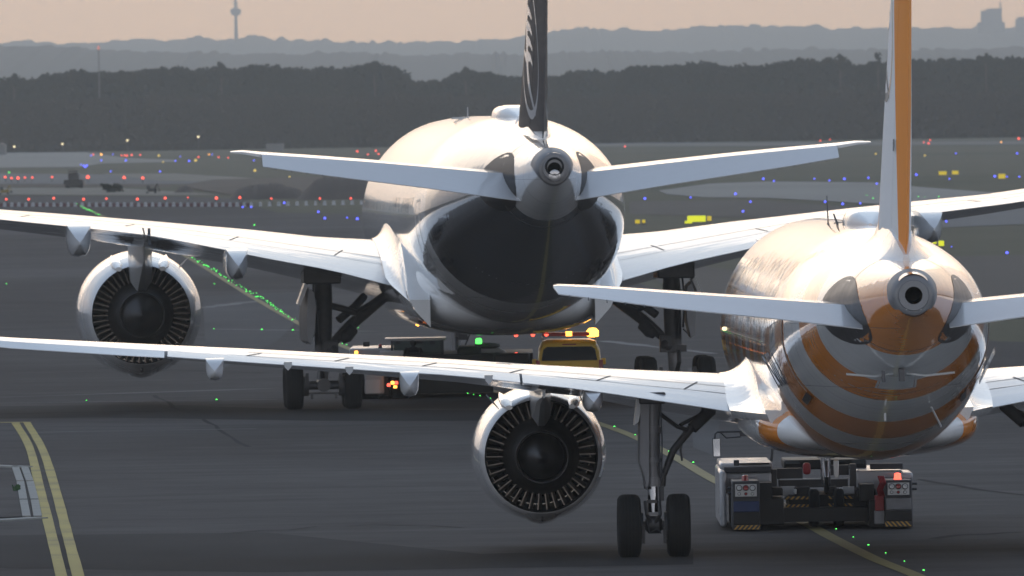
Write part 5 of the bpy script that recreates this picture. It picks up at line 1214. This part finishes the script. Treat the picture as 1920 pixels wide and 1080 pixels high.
lights([(633, 641), (642, 646), (650, 648), (618, 632), (672, 616)], 'e_green', 'centreline_light', 'green light just right of the far landing gear strut', 'green lights right of the far gear', 1.3)
pts = [(lerp(145, 187, k/26)+random.uniform(-1, 1), lerp(384, 404, k/26)+random.uniform(-1.5, 1.5), random.uniform(.6, 1)) for k in range(27)]
lights(pts, 'e_green', 'centreline_light', 'one of the tiny green lights in the slanting row just past the barriers at left', 'tiny green lights past the barriers', 1.1)
for px, py, lb in ((12, 533, 'faint green light at the far left edge above the far engine'), (402, 533, 'single green light right of the far engine, below the green row'), (401, 618, 'green light right of the far engine, just above the near wing'), (162, 753, 'leftmost green light on the joint below the near wing'), (406, 751, 'green light on the joint below the near wing fairing'), (491, 619, 'green light midway between far engine and far landing gear'), (549, 620, 'green light just left of the far landing gear door'), (477, 422, 'tiny green light above the far wing'), (17, 323, 'green light on the distant left taxiway')):
    lights([(px, py)], 'e_green', 'inset_light', lb, None, 1.5)
lights([(1625, 366), (1637, 372), (1722, 369), (1734, 370), (1760, 369)], 'e_green', 'inset_light', 'pale green light near the grey strip beside the orange fin', 'pale green lights beside the orange fin', 1.0)
lights([(152, 309), (157, 311), (163, 311), (160, 313)], 'e_blue', 'taxiway_edge_light', 'blue light in the tight cluster at upper left', 'clustered blue lights at upper left', 1.7)
lights([(171, 292), (190, 301), (236, 301), (338, 294), (329, 302), (355, 302), (398, 290), (476, 301), (212, 290)], 'e_blue', 'taxiway_edge_light', 'faint blue light near the wood edge at upper left', 'faint blue lights at upper left', 1.4)
lights([(208, 322), (300, 322)], 'e_blue', 'taxiway_edge_light', 'blue light on the dark grass band at upper left', 'blue lights on the dark grass band', 1.6)
lights([(446, 384), (455, 389), (471, 389), (533, 381), (597, 398), (609, 410), (651, 409), (670, 411)], 'e_blue', 'taxiway_edge_light', 'blue light beside the barrier row left of the far fuselage', 'blue lights below the barrier row', 2.0)
lights([(1209, 373), (1295, 371), (1379, 364), (1407, 379), (1393, 397)], 'e_blue', 'taxiway_edge_light', 'blue light in the grass between the far tail and the orange fin', 'blue lights right of the far tail', 1.8)
lights([(1431, 336), (1451, 340), (1527, 336), (1555, 339), (1583, 336), (1628, 334), (1644, 345), (1547, 379), (1580, 383), (1613, 382)], 'e_blue', 'taxiway_edge_light', 'blue light by the pale strip left of the orange fin', 'blue lights left of the orange fin', 1.9)
lights([(1718, 328), (1780, 336), (1792, 288), (1865, 331), (1888, 332), (1911, 332), (1907, 288)], 'e_blue', 'taxiway_edge_light', 'blue light on the grass right of the orange fin', 'blue lights right of the orange fin', 1.9)
lights([(1774, 416)], 'e_blue', 'taxiway_edge_light', 'blue light under the far right wing, above the striped fuselage', None, 2.2)
lights([(1888, 475)], 'e_blue', 'taxiway_edge_light', 'bright blue light on the dark strip at the right edge', None, 2.4)
lights([(1784, 464)], 'e_blue', 'taxiway_edge_light', 'dim blue light just right of the yellow markers', None, 1.4)
lights([(10, 340), (22, 342), (34, 342), (47, 341), (61, 341), (98, 340)], 'e_red', 'obstruction_light', 'red light in the close row at the left edge', 'close row of red lights at the left edge', 2.2, .5)
lights([(165, 340), (233, 341), (268, 342)], 'e_red', 'obstruction_light', 'red light among the dark machines at left', 'red lights among the machines', 2.5, .5)
lights([(175, 290), (228, 292), (234, 291.5), (238, 292), (372, 295), (410, 295), (428, 296), (247, 291), (263, 291)], 'e_red', 'obstruction_light', 'small red light near the wood edge at upper left', 'small red lights at upper left', 1.5)
lights([(670, 284), (690, 290), (705, 283), (710, 289), (1172, 275)], 'e_red', 'obstruction_light', 'red light near the wood edge beside the far fuselage', 'red lights beside the far fuselage', 1.8)
lights([(1538, 264), (1556, 262), (1744, 263), (1741, 269), (1732, 267), (1910, 260)], 'e_red', 'obstruction_light', 'red light at the foot of the wood beside the orange fin', 'red lights beside the orange fin', 1.7)
lights([(190, 290), (392, 290), (1877, 267)], 'e_amber', 'approach_light', 'small orange light at the foot of the wood', 'orange lights at the foot of the wood', 1.7)
lights([(298, 292), (306, 304), (367, 301), (478, 320), (543, 332), (1642, 289), (1734, 292)], 'e_yellow', 'marker_light', 'dull yellow light in the distant grass', 'dull yellow lights in the grass', 2.2)
# lamps in front of the wood on tall posts
for px, py in ((27, 275), (117, 270), (239, 263), (372, 256.5)):
    D = 2450; x, y, z = at(px, py, D); rt = empty('street_lamp', (x, y, zt(D))); tag(rt, {27: 'leftmost warm lamp shining in front of the dark wood', 117: 'second warm lamp from the left in front of the dark wood', 239: 'third warm lamp from the left in front of the dark wood', 372: 'faintest warm lamp, above the far left wing tip'}[px], 'lamp')
    h = z-zt(D); b = MB(); b.tube([(0, 0, 0), (0, 0, h), (.5, 0, h+.1)], .07, 6); b.build('post', 'lamp_off', rt)
    b = MB(); b.lathe([(-.2, .1), (-.12, .22), (.1, .22), (.18, .1)], (0, 0, h), 'z', 10, (1, 1)); b.build('lamp_head', 'e_warm', rt)
# signs
M['signyel'] = mat('sign_yellow', (.75, .56, .03), .4, emis=(1, .72, .02), es=.35)
M['signbright'] = mat('marker_yellow', (.80, .85, .02), .4, emis=(.95, .95, .02), es=.55)
for px0, px1, py0, py1, m, lb in ((1760, 1775, 321, 328, 'signyel', 'left one of two dull yellow signs on the grass right of the orange fin'), (1785, 1797, 320, 327, 'signyel', 'right one of two dull yellow signs on the grass right of the orange fin'), (1872, 1885, 326, 335, 'signyel', 'yellow sign between blue lights at the right edge'),
    (1289, 1323, 405, 417, 'signbright', 'large bright yellow panel on the grass above the far right wing'), (1326, 1334, 406, 415, 'signyel', 'small dim sign right of the large bright yellow panel'), (1284, 1298, 415, 420, 'signbright', 'small yellow sign just left below the large bright yellow panel'),
    (1191, 1200, 413, 420, 'signyel', 'left yellow sign just right of the far fuselage'), (1204, 1210, 413, 419, 'signyel', 'smaller right yellow sign just right of the far fuselage'), (1737, 1756, 452, 459, 'signbright', 'bright yellow panel peeking over the striped fuselage'), (1760, 1770, 453, 463, 'signbright', 'round ended yellow panel right of the striped fuselage crown')):
    gx, gy, gz = gnd((px0+px1)/2, py1+2); a = at(px0, py1, gy); c = at(px1, py0, gy); w_ = c[0]-a[0]; h = abs(c[2]-a[2])
    rt = empty('taxiway_sign', (gx, gy, gz)); tag(rt, lb, 'sign')
    b = MB(); b.box((0, 0, .12+h/2), (w_, .25, h)); b.build('panel', m, rt, bevel=.03, smooth=30)
    b = MB(); b.box((-w_*.35, 0, .06), (.1, .2, .14)); b.box((w_*.35, 0, .06), (.1, .2, .14)); build_each(b, 'foot', 'lamp_off', rt)
# barriers: white and dark red blocks in a row, red lamps between
M['barwhite'] = mat('barrier_white', (.42, .43, .45), .5, noise=.2); M['barred'] = mat('barrier_red', (.10, .02, .025), .5, noise=.2)
def barrier(px, m, wpx, py):
    x, y, z = gnd(px, py); s = y/F; w_ = wpx*s; h = 8.0*s*(1 if m == 'barwhite' else .85)
    b = MB(); b.loft([[(q*w_/2, e*.18, z_) for q, e in ((-1, -1), (1, -1), (1, 1), (-1, 1))] if False else [(q*w_/2*f, e*.2*f, z_) for q, e in ((-1, -1), (1, -1), (1, 1), (-1, 1))] for z_, f in ((0, 1.1), (h*.25, 1.0), (h*.3, .85), (h*.85, .8), (h, .6))])
    o = b.build('barrier', m, smooth=0); o.location = (x, y, z+.05); o.rotation_euler.z = random.uniform(-.12, .12)
    return o
px = -4.0; k = 0
while px < 684:
    py = 388.5 if px < 480 else 386+.0*px
    if px > 480: py = lerp(388, 384.5, (px-480)/200)
    if px < 470 or k % 2 == 0: 
        white = (k % 2 == 0)
        o = barrier(px, 'barwhite' if white else 'barred', random.uniform(5.2, 6.6), py+ROLL*0)
        tag(o, ('white' if white else 'dark red')+' plastic block in the long barrier row above the far left wing', 'barrier', ('white' if white else 'dark red')+' blocks of the barrier row')
    px += 6.6 if px < 470 else 8.6; k += 1
lights([(12, 381), (54, 381), (101, 379), (157, 381), (200, 380), (258, 381), (310, 379), (353, 378, .6), (406, 379, 1.2), (450, 378), (509, 380), (600, 380, 1.15), (658, 380)], 'e_red', 'barrier_lamp', 'red warning lamp standing on the barrier row above the far left wing', 'red lamps on the barrier row', 2.3, .35, 'lamp')
# earth heaps
def heap(name, pts, hpx, dep, m, label, cat='earth heap'):
    """pts: (px, top py); base row given"""
    base = pts[0]; b = MB(); x0, y0, z0 = gnd(base[0], base[1]); n = 34; rg = []
    tab = pts[1:]
    for j in range(-5, 6):
        f = math.cos(j/5*math.pi/2)**.8 if abs(j) < 5 else 0; rr = []
        for i in range(n+1):
            px = lerp(tab[0][0], tab[-1][0], i/n); yy = y0+dep*j/5
            hgt = max(0, at(px, interp(px, tab)[0], y0)[2]-z0)*f*random.uniform(.86, 1.05)
            rr.append((at(px, 400, y0)[0], yy, zt(yy)-.1+hgt))
        rg.append(rr)
    o = b.loft(rg, closed=False).build(name, m, smooth=60, recalc=True); tag(o, label, cat); return o
M['soil'] = mat('heap_soil', (.070, .052, .040), .95, noise=.5, nscale=.35); M['brush'] = mat('brush_dark', (.022, .024, .02), .95, noise=.5, nscale=1.5)
heap('soil_heap', [(640, 372), (556, 372), (575, 352), (592, 334), (612, 328), (650, 331), (690, 333), (730, 336), (760, 372)], 0, 14, 'soil', 'big brown soil heap just left of the far fuselage')
heap('soil_heap', [(480, 372), (430, 372), (450, 350), (480, 344), (520, 342), (560, 352), (580, 372)], 0, 10, 'soil', 'low flat brown soil heap left of the big heap')
heap('soil_heap', [(345, 361), (325, 361), (336, 350), (348, 345), (358, 350), (366, 361)], 0, 5, 'soil', 'small dark heap between the machines and the soil banks')
def bush(px, py, wpx, hpx, lb):
    x, y, z = gnd(px, py); s = y/F; rt = empty('bush', (x, y, z)); tag(rt, lb, 'bush'); b = MB()
    for i in range(9): crown(b, (random.uniform(-.36, .36)*wpx*s, random.uniform(-.5, .5), hpx*s*random.uniform(.3, .62)), wpx*s*.24, hpx*s*.5, 60, .16)
    b.build('crown', 'pine', rt, smooth=0, recalc=False); b = MB()
    for k in range(4): b.tube([(0, 0, 0), (random.uniform(-.4, .4)*wpx*s*.6, .1, hpx*s*.6)], .03, 5)
    b.build('stems', 'bark', rt)
bush(209, 361, 42, 17, 'dark rounded bush between the dark truck and the excavator')
def machine(px, py, name, label, cat): x, y, z = gnd(px, py); o = empty(name, (x, y, z)); tag(o, label, cat); return o, y/F
mt, s = machine(138, 353, 'dump_truck', 'tall dark truck standing behind the barriers at left', 'truck')
b = MB(); b.box((0, 1.5, 22*s), (20*s, 2.5, 12*s)); b.build('cab', 'tuggrey', mt, bevel=.08)
b = MB(); b.box((0, .2, 31*s), (17*s, 1.5, 6*s)); b.build('windscreen', 'glass', mt, bevel=.03)
b = MB(); b.loft([[(q*s, y_, z_*s) for q, z_ in ((-19, 7), (-17, 16), (17, 16), (19, 7))] for y_ in (-.3, 5)]); b.build('skip', 'tugdark', mt)
b = MB(); b.box((0, 2, 5*s), (26*s, 5, 5*s)); b.build('chassis', 'tugdark', mt)
for q in (-13, 13):
    for y_ in (.5, 4): wheel(mt, q*s, y_, 5*s, 5*s, 5*s)
def excavator(px, py, k, body, lb):
    mt, s = machine(px, py, 'excavator', lb, 'excavator'); s *= k
    for q in (-1, 1):
        b = MB(); b.loft([[(q*9*s-2.5*s, y_, z_), (q*9*s+2.5*s, y_, z_)] [::1]+[(q*9*s+2.5*s, y_, z_+4*s), (q*9*s-2.5*s, y_, z_+4*s)] for y_, z_ in ((-12*s, .5*s), (-9*s, 0), (9*s, 0), (12*s, .5*s))]); b.build('track', 'tugdark', mt, bevel=.03)
    b = MB(); b.box((2*s, 2*s, 8*s), (20*s, 18*s, 7*s)); b.build('upper_body', body, mt, bevel=.08)
    b = MB(); b.box((-6*s, -3*s, 14*s), (8*s, 8*s, 9*s)); b.build('cab', 'glass', mt, bevel=.06)
    b = MB(); b.tube([(6*s, -4*s, 9*s), (13*s, -8*s, 22*s)], [1.3*s, 1.1*s], 6); b.tube([(13*s, -8*s, 22*s), (17*s, -12*s, 9*s)], [1.0*s, .7*s], 6); b.build('boom', body, mt)
    b = MB(); b.loft([[(15*s, -14*s+d, 4*s), (20*s, -14*s+d, 4*s), (19*s, -14*s+d, 9*s), (16*s, -14*s+d, 9*s)] for d in (0, 4*s)]); b.build('bucket', 'tugdark', mt)
excavator(284, 363, .85, 'tugdark', 'dark excavator with raised boom right of the bush')
M['digyellow'] = mat('digger_yellow', (.30, .22, .06), .6)
excavator(8, 365, .8, 'digyellow', 'yellowish excavator cut by the left edge above the barriers')
# small pale building / container at the foot of the wood
x, y, z = gnd(525, 281); rt = empty('shed', (x, 2380, zt(2380))); tag(rt, 'low grey shed at the foot of the wood above the far stabiliser', 'shed')
b = MB(); b.box((0, 3, .6), (3.4, 6, 1.2)); b.build('wall', 'grey', rt); b = MB(); b.prism([(-1.9, 1.2), (1.9, 1.2), (1.5, 1.5), (-1.5, 1.5)], -.2, 6.2); b.build('roof', 'grey', rt)
x, y, z = gnd(4, 292); rt = empty('shed', (at(3, 290, 2380)[0], 2380, zt(2380))); tag(rt, 'small grey shed at the left edge in front of the wood', 'shed')
b = MB(); b.box((0, 3, 1.0), (1.6, 4, 2.0)); b.build('wall', 'grey', rt); b = MB(); b.prism([(-.9, 2.0), (.9, 2.0), (0, 2.5)], -.2, 4.2); b.build('roof', 'grey', rt)
